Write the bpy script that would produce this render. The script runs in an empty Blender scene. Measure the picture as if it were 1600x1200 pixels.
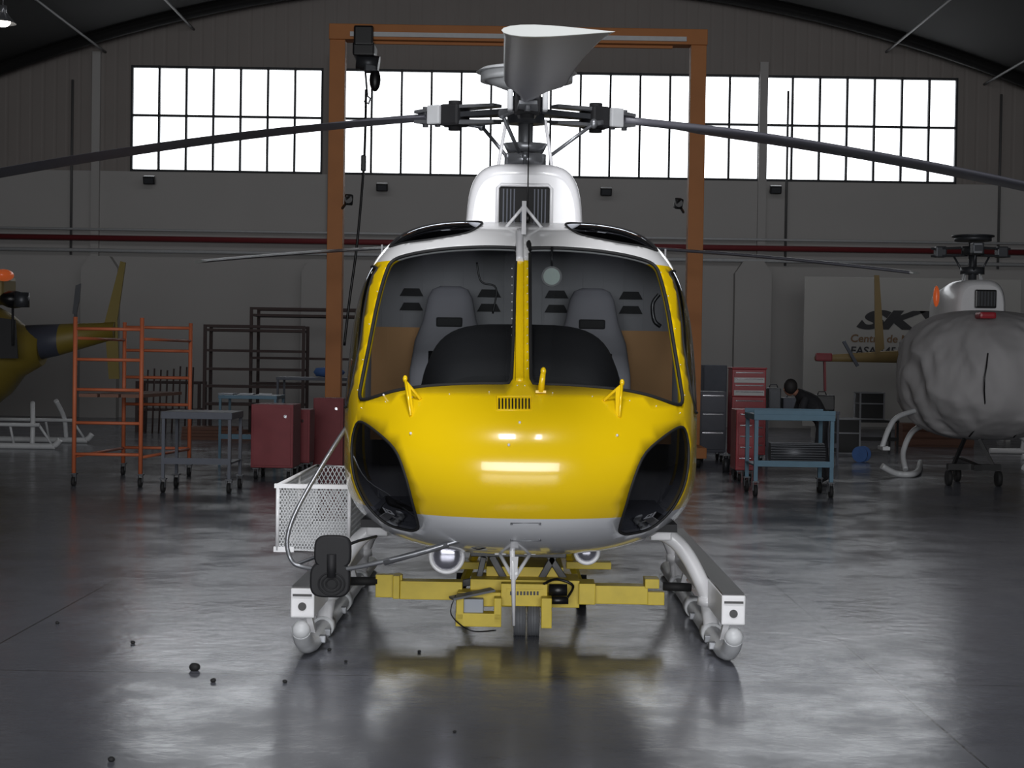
import bpy, bmesh, math, random
import numpy as np
from mathutils import Vector, Matrix, Euler, noise
from mathutils.bvhtree import BVHTree
from mathutils.geometry import delaunay_2d_cdt
random.seed(4)
scene=bpy.context.scene
try: scene.view_settings.view_transform='Standard'
except Exception: pass
COL=scene.collection
# ------------------------------------------------------------------ camera
F=2400.0; CAM=Vector((0,0,1.58))
RC=Matrix.Rotation(math.radians(90-0.907),3,'X')@Matrix.Rotation(math.radians(0.9),3,'Z')
cd=bpy.data.cameras.new('camera'); cam=bpy.data.objects.new('camera',cd); COL.objects.link(cam)
cd.sensor_width=36; cd.lens=54; cd.clip_end=300
cam.matrix_world=Matrix.Translation(CAM)@RC.to_4x4()
scene.camera=cam
def ray(px,py): return RC@Vector(((px-800)/F,-(py-600)/F,-1))
def P(px,py,D):
    d=ray(px,py); return CAM+d*(D/d.y)
def FL(px,py):
    d=ray(px,py); return CAM+d*(-CAM.z/d.z)
# ------------------------------------------------------------------ materials
def lin(c): return tuple(((x/255)/12.92 if x/255<=0.04045 else ((x/255+0.055)/1.055)**2.4) for x in c)
def mat(name,rgb,rough=0.5,metal=0.0,var=0.12,scale=8.0,bump=0.0,coat=0.0,emit=None,estr=0,stretch=None):
    m=bpy.data.materials.new(name); m.use_nodes=True; nt=m.node_tree; b=nt.nodes['Principled BSDF']
    c=lin(rgb)
    tc=nt.nodes.new('ShaderNodeTexCoord'); nz=nt.nodes.new('ShaderNodeTexNoise'); nz.inputs['Scale'].default_value=scale; nz.inputs['Detail'].default_value=4
    src=tc.outputs['Object']
    if stretch:
        mp=nt.nodes.new('ShaderNodeMapping'); mp.inputs['Scale'].default_value=stretch; nt.links.new(src,mp.inputs[0]); src=mp.outputs[0]
    nt.links.new(src,nz.inputs['Vector'])
    mx=nt.nodes.new('ShaderNodeMix'); mx.data_type='RGBA'
    mx.inputs[6].default_value=(*[x*(1-var) for x in c],1); mx.inputs[7].default_value=(*[min(1,x*(1+var)) for x in c],1)
    nt.links.new(nz.outputs['Fac'],mx.inputs[0]); nt.links.new(mx.outputs[2],b.inputs['Base Color'])
    b.inputs['Roughness'].default_value=rough; b.inputs['Metallic'].default_value=metal
    b.inputs['Coat Weight'].default_value=coat; b.inputs['Coat Roughness'].default_value=0.05
    if bump:
        bp=nt.nodes.new('ShaderNodeBump'); bp.inputs['Strength'].default_value=bump; bp.inputs['Distance'].default_value=0.02
        nt.links.new(nz.outputs['Fac'],bp.inputs['Height']); nt.links.new(bp.outputs[0],b.inputs['Normal'])
    if emit:
        b.inputs['Emission Color'].default_value=(*emit,1); b.inputs['Emission Strength'].default_value=estr
    return m
def glassmat(name,tint,rough=0.02):
    m=bpy.data.materials.new(name); m.use_nodes=True; nt=m.node_tree; nt.nodes.clear()
    o=nt.nodes.new('ShaderNodeOutputMaterial'); t=nt.nodes.new('ShaderNodeBsdfTransparent'); g=nt.nodes.new('ShaderNodeBsdfGlossy')
    t.inputs[0].default_value=(*tint,1); g.inputs['Roughness'].default_value=rough; g.inputs[0].default_value=(.9,.93,1,1)
    lw=nt.nodes.new('ShaderNodeLayerWeight'); lw.inputs[0].default_value=.5
    pw=nt.nodes.new('ShaderNodeMath'); pw.operation='POWER'; pw.inputs[1].default_value=5; nt.links.new(lw.outputs['Facing'],pw.inputs[0])
    ma=nt.nodes.new('ShaderNodeMath'); ma.operation='MULTIPLY_ADD'; ma.inputs[1].default_value=.9; ma.inputs[2].default_value=.05; nt.links.new(pw.outputs[0],ma.inputs[0])
    mx=nt.nodes.new('ShaderNodeMixShader')
    nt.links.new(ma.outputs[0],mx.inputs[0]); nt.links.new(t.outputs[0],mx.inputs[1]); nt.links.new(g.outputs[0],mx.inputs[2]); nt.links.new(mx.outputs[0],o.inputs[0])
    return m
def paint_mat(name,top,mid,bot,z1,z2):
    m=mat(name,mid,0.22,0,0.03,3,coat=0.6); nt=m.node_tree; b=nt.nodes['Principled BSDF']
    tc=nt.nodes.new('ShaderNodeTexCoord'); sp=nt.nodes.new('ShaderNodeSeparateXYZ'); nt.links.new(tc.outputs['Object'],sp.inputs[0])
    old=b.inputs['Base Color'].links[0].from_socket
    g1=nt.nodes.new('ShaderNodeMath'); g1.operation='LESS_THAN'; g1.inputs[1].default_value=z1; nt.links.new(sp.outputs['Z'],g1.inputs[0])
    g2=nt.nodes.new('ShaderNodeMath'); g2.operation='GREATER_THAN'; g2.inputs[1].default_value=z2; nt.links.new(sp.outputs['Z'],g2.inputs[0])
    a=nt.nodes.new('ShaderNodeMix'); a.data_type='RGBA'; a.inputs[7].default_value=(*lin(bot),1); nt.links.new(g1.outputs[0],a.inputs[0]); nt.links.new(old,a.inputs[6])
    c=nt.nodes.new('ShaderNodeMix'); c.data_type='RGBA'; c.inputs[7].default_value=(*lin(top),1); nt.links.new(g2.outputs[0],c.inputs[0]); nt.links.new(a.outputs[2],c.inputs[6])
    nt.links.new(c.outputs[2],b.inputs['Base Color']); return m
M={}
M['paint']=paint_mat('fuselage_paint',(226,226,226),(236,198,14),(216,218,222),0.845,2.11)
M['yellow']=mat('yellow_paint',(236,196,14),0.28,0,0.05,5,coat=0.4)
M['shadeyellow']=mat('dim_yellow_paint',(118,102,34),0.55,0,0.12,2)  # darkened copy of the yellow, dim light of left helicopter put into the colour
M['dyellow']=mat('dolly_yellow',(202,178,46),0.45,0,0.18,12)
M['white']=mat('white_paint',(222,222,224),0.3,0,0.05,5,coat=0.3)
M['offwhite']=mat('worn_white',(196,198,200),0.42,0,0.1,14)
M['greywhite']=mat('grey_conduit',(84,84,84),0.6,0,0.1,4)
M['liner']=mat('cabin_liner',(132,132,134),0.8,0,0.08,6)
M['seat']=mat('seat_vinyl',(122,121,126),0.65,0,0.08,9)
M['tan']=mat('tan_board',(170,128,82),0.7,0,0.12,5)
M['black']=mat('black_plastic',(18,18,20),0.4,0,0.2,10)
M['rubber']=mat('rubber',(22,22,23),0.75,0,0.2,10)
M['dark']=mat('dark_vinyl',(22,22,25),0.7,0,0.2,9)
M['blade']=mat('blade_grey',(104,104,112),0.38,0,0.08,4)
M['bladet']=mat('blade_tip_pale',(195,198,195),0.4,0,0.08,4)
M['steel']=mat('steel',(140,142,146),0.35,0.7,0.12,12)
M['dsteel']=mat('dark_steel',(70,72,76),0.45,0.5,0.15,12)
M['chrome']=mat('chrome',(215,215,220),0.12,1.0,0.05,6)
M['glass']=glassmat('windshield_glass',(.71,.73,.74))
M['doorglass']=glassmat('door_glass',(.30,.30,.32))
M['dglass']=glassmat('tinted_glass',(.17,.17,.18))
M['rglass']=glassmat('roof_glass',(.06,.06,.07))
M['lens']=mat('lamp_lens',(150,150,160),0.15,0.7,0.05,30)
M['orange']=mat('crane_orange',(180,114,58),0.6,0,0.12,3)
M['orange2']=mat('scaffold_orange',(184,100,66),0.6,0,0.15,9)
M['red']=mat('tool_red',(156,38,48),0.4,0,0.1,6)
M['dred']=mat('dull_red',(130,52,58),0.6,0,0.15,6)
M['teal']=mat('bench_teal',(74,110,130),0.5,0,0.15,9)
M['gtable']=mat('table_grey',(78,82,92),0.55,0.1,0.15,9)
M['brown']=mat('rack_brown',(62,48,46),0.7,0,0.2,9)
M['wood']=mat('wood',(104,72,58),0.7,0,0.25,4,stretch=(1,12,12))
M['blue']=mat('blue_cloth',(70,104,160),0.8,0,0.2,9)
M['skin']=mat('skin',(150,108,90),0.6,0,0.08,20)
M['hair']=mat('hair',(28,24,24),0.7,0,0.2,30)
M['jacket']=mat('dark_jacket',(30,30,34),0.8,0,0.15,10)
M['sign']=mat('sign_white',(168,167,164),0.6,0,0.04,2)
M['drawerw']=mat('drawer_white',(200,200,200),0.5,0,0.04,2)
M['ink']=mat('ink_dark',(40,40,44),0.5,0,0.1,9)
M['inkb']=mat('ink_brown',(120,92,62),0.5,0,0.1,9)
M['pipe_red']=mat('pipe_red',(120,46,50),0.5,0,0.1,2)
M['orglow']=mat('beacon_orange',(190,76,40),0.3,0,0.1,5,emit=(1,.2,.05),estr=0.2)
M['lampglow']=mat('lamp_glow',(255,240,220),0.5,0,0,5,emit=(1,.93,.82),estr=9)
M['battery']=mat('battery_grey',(150,156,166),0.4,0,0.1,9)
M['tyre']=mat('tyre_grey',(96,98,102),0.6,0,0.15,30)
M['green']=mat('green_glass',(112,130,120),0.35,0,0.1,9)
M['bluegrey']=mat('blue_grey_paint',(62,66,78),0.5,0,0.1,4)
M['tarp']=mat('grey_tarp',(158,156,157),0.9,0,0.10,2.5,bump=.3)
# ------------------------------------------------------------------ mesh builder
def frame(d):
    d=d.normalized(); u=Vector((0,0,1)) if abs(d.z)<0.9 else Vector((1,0,0))
    a=d.cross(u).normalized(); return a,d.cross(a).normalized()
class MB:
    def __init__(s): s.v=[];s.f=[];s.m=[];s.s=[]
    def add(s,v,f,m=0,sm=False):
        o=len(s.v); s.v+=[Vector(x) for x in v]
        for x in f: s.f.append([i+o for i in x]); s.m.append(m); s.s.append(sm)
        return s
    def box(s,c,d,rot=(0,0,0),m=0,bev=0,mtx=None):
        bm=bmesh.new(); bmesh.ops.create_cube(bm,size=1); bmesh.ops.scale(bm,vec=d,verts=bm.verts)
        if bev>0: bmesh.ops.bevel(bm,geom=bm.edges[:],offset=bev,segments=2,affect='EDGES',profile=0.6)
        R=mtx if mtx else Euler([math.radians(a) for a in rot]).to_matrix()
        bm.verts.index_update()
        s.add([R@v.co+Vector(c) for v in bm.verts],[[v.index for v in f.verts] for f in bm.faces],m); bm.free(); return s
    def bb(s,lo,hi,m=0,bev=0):
        return s.box([(a+b)/2 for a,b in zip(lo,hi)],[abs(b-a) for a,b in zip(lo,hi)],m=m,bev=bev)
    def bar(s,p0,p1,w,h,m=0,bev=0):
        p0=Vector(p0);p1=Vector(p1); d=(p1-p0); L=d.length; d.normalize()
        up=Vector((0,0,1)) if abs(d.z)<.95 else Vector((0,1,0))
        x=d.cross(up).normalized(); z=x.cross(d)
        R=Matrix((x,d,z)).transposed(); return s.box((p0+p1)/2,(w,L,h),m=m,bev=bev,mtx=R)
    def cyl(s,p0,p1,r,r2=None,n=16,m=0,cap=True):
        r2=r if r2 is None else r2; p0=Vector(p0);p1=Vector(p1); a,b=frame(p1-p0)
        v=[];
        for p,q in((p0,r),(p1,r2)):
            for i in range(n):
                t=2*math.pi*i/n; v.append(p+(a*math.cos(t)+b*math.sin(t))*q)
        s.add(v,[[i,(i+1)%n,n+(i+1)%n,n+i] for i in range(n)],m,True)
        if cap: s.add(v[:n],[list(range(n))[::-1]],m); s.add(v[n:],[list(range(n))],m)
        return s
    def tube(s,pts,r,n=8,m=0,closed=False):
        pts=[Vector(p) for p in pts]; N=len(pts); rr=r if isinstance(r,(list,tuple)) else [r]*N
        a=None; v=[]
        for i in range(N):
            if closed: d=pts[(i+1)%N]-pts[i-1]
            else: d=pts[min(i+1,N-1)]-pts[max(i-1,0)]
            if d.length<1e-7: d=Vector((0,0,1))
            d.normalize()
            if a is None: a,_=frame(d)
            a=(a-d*a.dot(d)); a.normalize(); b=d.cross(a)
            for k in range(n):
                t=2*math.pi*k/n; v.append(pts[i]+(a*math.cos(t)+b*math.sin(t))*rr[i])
        f=[]
        for i in range(N if closed else N-1):
            j=(i+1)%N
            for k in range(n): f.append([i*n+k,i*n+(k+1)%n,j*n+(k+1)%n,j*n+k])
        s.add(v,f,m,True)
        if not closed: s.add(v[:n],[list(range(n))[::-1]],m); s.add(v[-n:],[list(range(n))],m)
        return s
    def ell(s,c,r,n=20,m=0,rot=None,k=10,fn=None):
        v=[];f=[]; c=Vector(c); R=rot if rot else Matrix.Identity(3)
        for j in range(k+1):
            ph=math.pi*j/k
            for i in range(n):
                t=2*math.pi*i/n; q=Vector((math.sin(ph)*math.cos(t)*r[0],math.sin(ph)*math.sin(t)*r[1],math.cos(ph)*r[2]))
                if fn: q=fn(q)
                v.append(c+R@q)
        for j in range(k):
            for i in range(n): f.append([j*n+i,(j+1)*n+i,(j+1)*n+(i+1)%n,j*n+(i+1)%n])
        return s.add(v,f,m,True)
    def loft(s,rings,m=0,cap=True,sm=True,mf=None):
        n=len(rings[0]); v=[p for r in rings for p in r]
        o=len(s.v); s.v+=[Vector(p) for p in v]
        for j in range(len(rings)-1):
            for i in range(n):
                s.f.append([o+j*n+i,o+j*n+(i+1)%n,o+(j+1)*n+(i+1)%n,o+(j+1)*n+i]); s.m.append(mf(j,i) if mf else m); s.s.append(sm)
        if cap:
            s.add(rings[0],[list(range(n))[::-1]],m); s.add(rings[-1],[list(range(n))],mf(len(rings)-2,0) if mf else m)
        return s
    def prism(s,poly,vec,m=0):
        n=len(poly); vec=Vector(vec); v=[Vector(p) for p in poly]; v+= [p+vec for p in v]
        return s.add(v,[list(range(n))[::-1],[n+i for i in range(n)]]+[[i,(i+1)%n,n+(i+1)%n,n+i] for i in range(n)],m)
    def make(s,name,parent=None,mats=('white',),off=None,label=None,fix=True):
        if off is None: off=OFF.get(ROOT.get(parent.name,parent.name),Vector()) if parent else Vector()
        me=bpy.data.meshes.new(name); me.from_pydata([tuple(v-off) for v in s.v],[],s.f)
        for k in mats: me.materials.append(M[k] if isinstance(k,str) else k)
        me.polygons.foreach_set('material_index',s.m); me.polygons.foreach_set('use_smooth',s.s)
        if fix:
            bm=bmesh.new(); bm.from_mesh(me); bmesh.ops.remove_doubles(bm,verts=bm.verts,dist=1e-6); bmesh.ops.recalc_face_normals(bm,faces=bm.faces); bm.to_mesh(me); bm.free()
        me.update()
        o=bpy.data.objects.new(name,me); COL.objects.link(o)
        if parent: o.parent=parent; ROOT[o.name]=ROOT.get(parent.name,parent.name)
        if label: o['label']=label
        return o
OFF={};ROOT={}
def thing(name,label,cat,loc=(0,0,0),group=None):
    e=bpy.data.objects.new(name,None); e.empty_display_size=.2; e.location=loc; COL.objects.link(e)
    e['label']=label; e['category']=cat
    if group: e['group']=group
    OFF[e.name]=Vector(loc); return e
def single(mb,name,label,cat,loc,mats,group=None):
    o=mb.make(name,None,mats,off=Vector(loc)); o.location=loc; o['label']=label; o['category']=cat
    if group: o['group']=group
    return o
def struct(mb,name,mats,fix=True):
    o=mb.make(name,None,mats,fix=fix); o['kind']='structure'; return o
def arc(pts,n=6,closed=False):
    pts=[Vector(p) for p in pts]; N=len(pts); out=[]
    for i in range(N if closed else N-1):
        if closed: a,b,c,d=pts[i-1],pts[i],pts[(i+1)%N],pts[(i+2)%N]
        else: a,b,c,d=pts[max(i-1,0)],pts[i],pts[i+1],pts[min(i+2,N-1)]
        for k in range(n):
            t=k/n; out.append(0.5*((2*b)+(c-a)*t+(2*a-5*b+4*c-d)*t*t+(-a+3*b-3*c+d)*t**3))
    if not closed: out.append(pts[-1])
    return out
# ------------------------------------------------------------------ helicopter body maths
def pchip(xs,ys):
    xs=np.array(xs,float);ys=np.array(ys,float);h=np.diff(xs);d=np.diff(ys)/h;m=np.zeros(len(xs))
    for i in range(1,len(xs)-1):
        if d[i-1]*d[i]>0:
            w1=2*h[i]+h[i-1];w2=h[i]+2*h[i-1]; m[i]=(w1+w2)/(w1/d[i-1]+w2/d[i])
    m[0]=d[0];m[-1]=d[-1]
    def f(x):
        i=int(min(max(np.searchsorted(xs,x)-1,0),len(xs)-2)); t=(x-xs[i])/h[i]
        return ((1+2*t)*(1-t)**2*ys[i]+t*(1-t)**2*h[i]*m[i]+t*t*(3-2*t)*ys[i+1]+t*t*(t-1)*h[i]*m[i+1])
    return f
def tab(d): 
    return pchip([math.sqrt(k) for k in d],list(d.values()))
Wt=tab({0:0,.05:.32,.15:.52,.3:.67,.5:.785,.8:.88,1.2:.94,1.6:.96,2.0:.967,2.6:.967,3.3:.9,4.2:.62,5.0:.30,9.8:.12})
ZT=tab({0:1.06,.05:1.23,.15:1.335,.3:1.425,.45:1.50,.8:1.81,1.1:2.05,1.35:2.21,1.6:2.31,2.0:2.385,2.6:2.42,3.3:2.40,4.2:2.15,5.0:1.98,9.8:1.95})
ZB=tab({0:1.06,.05:.89,.15:.79,.3:.715,.5:.65,.8:.59,1.2:.555,1.6:.54,2.6:.53,3.3:.58,4.2:.95,5.0:1.38,9.8:1.68})
ZC=tab({0:1.06,.5:1.08,1.5:1.12,3.3:1.2,4.2:1.4,5.0:1.66,9.8:1.8})
NT=tab({0:2,.15:2.2,.3:2.4,.8:2.75,1.2:3.4,1.6:4.2,2.6:4.4,4.2:3,5:2,9.8:2})
NB=tab({0:2,.3:2.35,.8:2.7,1.6:3.0,3.3:3,5:2,9.8:2})
def sring(s,n):
    t=math.sqrt(s); w,zt,zb,zc,a,b=Wt(t),ZT(t),ZB(t),ZC(t),NT(t),NB(t); out=[]
    for i in range(n):
        th=2*math.pi*i/n; c,q=math.cos(th),math.sin(th); e=a if q>=0 else b; h=(zt-zc) if q>=0 else (zc-zb)
        out.append(Vector((w*math.copysign(abs(c)**(2/e),c),s,zc+h*math.copysign(abs(q)**(2/e),q))))
    return out
rings=[sring((.03+ (math.sqrt(2.8)-.03)*i/170)**2,260) for i in range(171)]
tip=Vector((0,0,1.06)); vv=[p for r in rings for p in r]; n=260; ff=[]
for j in range(170):
    for i in range(n): ff.append([j*n+i,j*n+(i+1)%n,(j+1)*n+(i+1)%n,(j+1)*n+i])
vv.append(tip); ff+=[[len(vv)-1,i,(i+1)%n] for i in range(n)]
BVH=BVHTree.FromPolygons(vv,ff)
noseX=P(812,725,7.0).x; hubX=P(822,165,10.3).x
yaw=-math.atan2(hubX-noseX,3.33)
HM=Matrix.Translation((noseX,7.0,0))@Matrix.Rotation(yaw,4,'Z'); HI=HM.inverted()
camL=HI@CAM
def L(px,py,D): return HI@P(px,py,D)
def cast(px,py):
    for k in range(120):
        d=(HI.to_3x3()@ray(px,py)).normalized(); h=BVH.ray_cast(camL,d)
        if h[0]: return h[0]
        px+=(812-px)*.006; py+=(600-py)*.006
    return None
C0=Vector((0,2.2,1.4))
def ster(p):
    d=(p-C0).normalized(); k=1/(1-d.y); return Vector((d.x*k,d.z*k))
def unster(X,Y,out=0.0):
    r2=X*X+Y*Y; d=Vector((2*X/(1+r2),-(1-r2)/(1+r2),2*Y/(1+r2)))
    h=BVH.ray_cast(C0,d); return h[0]+d*out
def sm2(pts,n=6): return [ (p.x,p.y) for p in arc([Vector((a,b,0)) for a,b in pts],n,True)]
regs={}
def addreg(key,pts3):
    q=[]
    for p in pts3:
        a=ster(p)
        if not q or (a-q[-1]).length>.006: q.append(a)
    if (q[0]-q[-1]).length<.006: q.pop()
    out=[]
    for i in range(len(q)):
        a,b=q[i],q[(i+1)%len(q)]; k=max(1,int((b-a).length/.018))
        for j in range(k): out.append(a.lerp(b,j/k))
    regs[key]=out; regs[key+'_m']=[Vector((-a.x,a.y)) for a in out]
ws=sm2([(828,391),(829,388),(880,388),(940,393),(990,402),(1020,413),(1031,432),(1043,480),(1053,540),(1063,600),(1066,626),(1057,632),(1010,617),(960,608),(890,602),(838,600),(831,597),(829,560)])
ws3=[cast(*p) for p in ws]
addreg('windshield',ws3)
ch=sm2([(971,833),(968,824),(978,790),(990,750),(1006,712),(1030,688),(1060,668),(1071,674),(1076,708),(1070,755),(1050,795),(1019,824),(985,834)])
addreg('chin_window',[cast(*p) for p in ch])
def wedge(z):
    c=[p for p in ws3 if p.x>.55 and abs(p.z-z)<.05]
    return max(p.y for p in c) if c else 1.5
fe=[(max(wedge(z)+.085,.9),z) for z in (1.42,1.55,1.68,1.8,1.92,2.02)]
print('door edge',fe)
dw=[(fe[0][0]+.03,1.36)]+fe+[(fe[-1][0]+.08,2.08),(2.0,2.1),(2.05,2.05),(2.05,1.34),(2.0,1.30),(fe[0][0]+.1,1.32)]
addreg('door_window',[BVH.ray_cast(Vector((3,a,b)),Vector((-1,0,0)))[0] for a,b in sm2(dw,4)])
rw=sm2([(.24,1.78),(.30,1.52),(.48,1.45),(.64,1.50),(.75,1.64),(.68,1.92),(.45,2.05),(.28,1.98)],5)
addreg('roof_window',[BVH.ray_cast(Vector((a,b,4)),Vector((0,0,-1)))[0] for a,b in rw])
V2=[];E2=[]
def loopadd(q):
    o=len(V2); V2.extend(q); E2.extend([(o+i,o+(i+1)%len(q)) for i in range(len(q))])
for q in regs.values(): loopadd(q)
bnd=np.array([[a.x,a.y] for a in V2])
loopadd([Vector((.998*math.cos(2*math.pi*i/220),.998*math.sin(2*math.pi*i/220))) for i in range(220)])
g=.0165; ny=int(2/g)
for j in range(-ny,ny):
    for i in range(-ny,ny):
        a=(i+.5*(j%2))*g; b=j*g*.866
        if a*a+b*b<.97 and ((bnd-np.array([a,b]))**2).sum(1).min()>(.007)**2: V2.append(Vector((a,b)))
res=delaunay_2d_cdt(V2,E2,[],0,1e-6)
rv,rf=res[0],res[2]
R3=[unster(v.x,v.y) for v in rv]
def inpoly(x,y,q):
    c=False;n=len(q)
    for i in range(n):
        a=q[i];b=q[i-1]
        if (a.y>y)!=(b.y>y) and x<(b.x-a.x)*(y-a.y)/(b.y-a.y)+a.x: c=not c
    return c
bbx={k:(min(a.x for a in q),max(a.x for a in q),min(a.y for a in q),max(a.y for a in q)) for k,q in regs.items()}
groups={k:[] for k in regs}; groups['shell']=[]
for f in rf:
    cx=sum(rv[i].x for i in f)/3; cy=sum(rv[i].y for i in f)/3; key='shell'
    for k,q in regs.items():
        B=bbx[k]
        if B[0]<=cx<=B[1] and B[2]<=cy<=B[3] and inpoly(cx,cy,q): key=k;break
    groups[key].append(list(f))
def submesh(faces):
    mp={};v=[];fs=[]
    for f in faces:
        g2=[]
        for i in f:
            if i not in mp: mp[i]=len(v); v.append(R3[i])
            g2.append(mp[i])
        fs.append(g2)
    return v,fs
# ------------------------------------------------------------------ MAIN HELICOPTER
heli=thing('helicopter','yellow and white helicopter facing forward on skids above a yellow dolly','helicopter',(0,0,0))
OFF[heli.name]=Vector((0,0,0)); heli.matrix_world=HM
shell=MB(); v,f=submesh(groups['shell']); shell.add(v,f,0,True)
so=shell.make('fuselage',heli,('paint','liner'),fix=False)
sol=so.modifiers.new('s','SOLIDIFY'); sol.thickness=.02; sol.offset=-1; sol.material_offset=1; sol.use_rim=True
for k in regs:
    b=MB(); v,f=submesh(groups[k]); b.add(v,f,0,True)
    nm=k.replace('_m',''); gl={'chin_window':'dglass','roof_window':'rglass','door_window':'doorglass'}.get(nm,'glass')
    lab={'windshield':'curved clear windshield pane','chin_window':'dark tinted chin window','roof_window':'dark oval roof window','door_window':'dark door window'}[nm]
    go=b.make(nm,heli,(gl,),label=lab,fix=False)
    sb=MB(); pts=[unster(a.x,a.y,.001) for a in regs[k]]; sb.tube(pts,.0095 if nm=='windshield' else .007,6,closed=True); sb.make('window_seal',go,('rubber',))
tb=MB(); trg=[sring(s,64) for s in [2.17,2.4,2.7,3.0,3.3,3.6,3.9,4.2,4.5,4.8,5.1,5.6,6.5,7.5,8.6,9.8]]
tb.loft(trg); tb.make('tail_boom',heli,('paint',),label='rear fuselage and tapering tail boom')
fb=MB(); fb.prism([(-.02,9.3,1.9),(-.02,9.9,2.9),(-.02,10.25,2.9),(-.02,9.95,1.8),(-.02,9.9,1.7),(-.02,10.05,1.0),(-.02,9.85,1.0),(-.02,9.3,1.75)],(.04,0,0)); fb.make('tail_fin',heli,('yellow',))
hb=MB(); hb.box((0,8.7,1.82),(2.5,.45,.05),bev=.02); hb.make('horizontal_stabilizer',heli,('white',))
rb=MB()
def onsurf(px,py,o=.003):
    p=cast(px,py); d=(p-C0).normalized(); return p+d*o
for (x,y) in [(642,677),(964,680),(795,695),(600,617),(812,660)]: rb.ell(onsurf(x,y),(.007,.007,.007),8,k=4)
for i in range(13): 
    for x in (800,824): rb.ell(onsurf(x,420+i*13),(.003,.003,.003),6,k=4)
for k in ('windshield','windshield_m'):
    q=regs[k]; cx=sum(a.x for a in q)/len(q); cy=sum(a.y for a in q)/len(q)
    for a in q[::5]:
        p=Vector((cx,cy)); r=a+(a-p).normalized()*.013
        if r.length<.99: rb.ell(unster(r.x,r.y,.001),(.003,.003,.003),6,k=4)
rb.make('rivets',heli,('white',),label='rows of small pale rivets')['kind']='stuff'
cp=MB()
cp.loft([[onsurf(x,y,.001) for x in (805,819)]+[onsurf(x,y,.008) for x in(817.5,806.5)] for y in range(404,602,6)],sm=True)
cp.make('center_post',heli,('yellow',),label='yellow center windshield post rib')
cw=MB(); pts=[onsurf(812,y,.002) for y in range(362,412,6)]; cw.tube(pts,.022,8); cw.make('center_post_cap',heli,('white',),label='white upper end of the center post')
vl=MB()
for i in range(10):
    x=780+i*5.2; a=onsurf(x,623,.004); b=onsurf(x,638,.004); vl.bar(a,b,.007,.006,m=1)
a=onsurf(776,619,.002);b=onsurf(830,619,.002);c=onsurf(830,641,.002);d=onsurf(776,641,.002)
vl.tube([a,b,c,d],.003,5,m=0,closed=True)
vl.make('nose_vent',heli,('yellow','black'),label='black slotted cooling vent on the nose')
for pts in ([(633,592),(642,630),(650,622),(657,614)],[(972,598),(968,632),(956,624),(943,616)]):
    m=MB()
    a=cast(pts[1][0],pts[1][1]+20); b=cast(pts[3][0],pts[3][1]+10); top=cast(pts[0][0],pts[0][1]+30); top=HI@P(pts[0][0],pts[0][1],(HM@top).y-.03)
    m.tube([a,top,top+Vector((0,.012,-.01)),b],.0075,8); m.prism([a,top,top.lerp(b,.35),a.lerp(b,.25)],(0,.008,0)); m.ell(top,(.012,.012,.018),10,k=6)
    m.make('wire_deflector',heli,('yellow',),label='small yellow triangular wire deflector')
m=MB(); a=cast(845,612); t=HI@P(849,580,(HM@a).y-.02); m.tube([a,t],[.018,.012],10); m.ell(t,(.014,.014,.02),10,k=6); m.box(a,(.05,.03,.012)); m.make('pitot_probe',heli,('yellow',))
m=MB(); s0=1.55; z0=ZT(math.sqrt(s0))
m.prism([(-.012,s0-.15,z0-.03),(-.012,s0+.02,z0+.17),(-.012,s0+.16,z0+.14),(-.012,s0+.3,z0+.04)],(.024,0,0))
m.tube([(0,s0+.1,z0+.15),(-.13,s0+.15,z0-.0)],.009); m.tube([(0,s0+.1,z0+.15),(.13,s0+.15,z0-.0)],.009)
for x in(-.13,.13): m.box((x,s0+.15,z0+.005),(.07,.05,.03),bev=.006)
m.make('wire_cutter',heli,('white',),label='white roof wire cutter with braces')
m=MB(); m.tube([(.02,1.9,2.38),(.02,1.95,2.95)],[.006,.003],6); m.ell((.02,1.9,2.4),(.02,.02,.03),10,k=6); m.make('whip_antenna',heli,('black',),label='thin black whip antenna')
# cowling
def cring(y,w,zt,zb=2.2,e=4.6,n=48):
    out=[]
    for i in range(n):
        th=2*math.pi*i/n; c,q=math.cos(th),math.sin(th); z=zb+(zt-zb)*max(-.1,math.copysign(abs(q)**(2/e),q)); k=1-.05*max(0,(z-zb)/(zt-zb)); out.append(Vector((k*w*math.copysign(abs(c)**(2/e),c),y,z)))
    return out
m=MB(); m.loft([cring(2.44,.325,2.715),cring(2.45,.35,2.75),cring(2.49,.366,2.775),cring(2.6,.372,2.80),cring(3.2,.375,2.83),cring(3.7,.37,2.78),cring(4.3,.3,2.6),cring(4.9,.2,2.4)])
cow=m.make('engine_cowling',heli,('white',),label='white rounded transmission cowling')
m=MB(); y=2.425
m.bb((-.155,y-.0,2.36),(.155,y+.03,2.64),m=0,bev=.01)
for i in range(4):
    m.box((-.128+i*.022,y-.006,2.5),(.008,.015,.25),m=1); m.box((.128-i*.022,y-.006,2.5),(.008,.015,.25),m=1)
m.box((0,y-.02,2.47),(.05,.05,.1),m=1,bev=.01)
m.tube([(-.165,y-.005,2.34),(-.165,y-.005,2.63),(-.145,y-.005,2.65),(.145,y-.005,2.65),(.165,y-.005,2.63),(.165,y-.005,2.34)],.012,6,m=2)
m.make('air_intake',cow,('rubber','gtable','white'),label='black slatted air intake grille')
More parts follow.
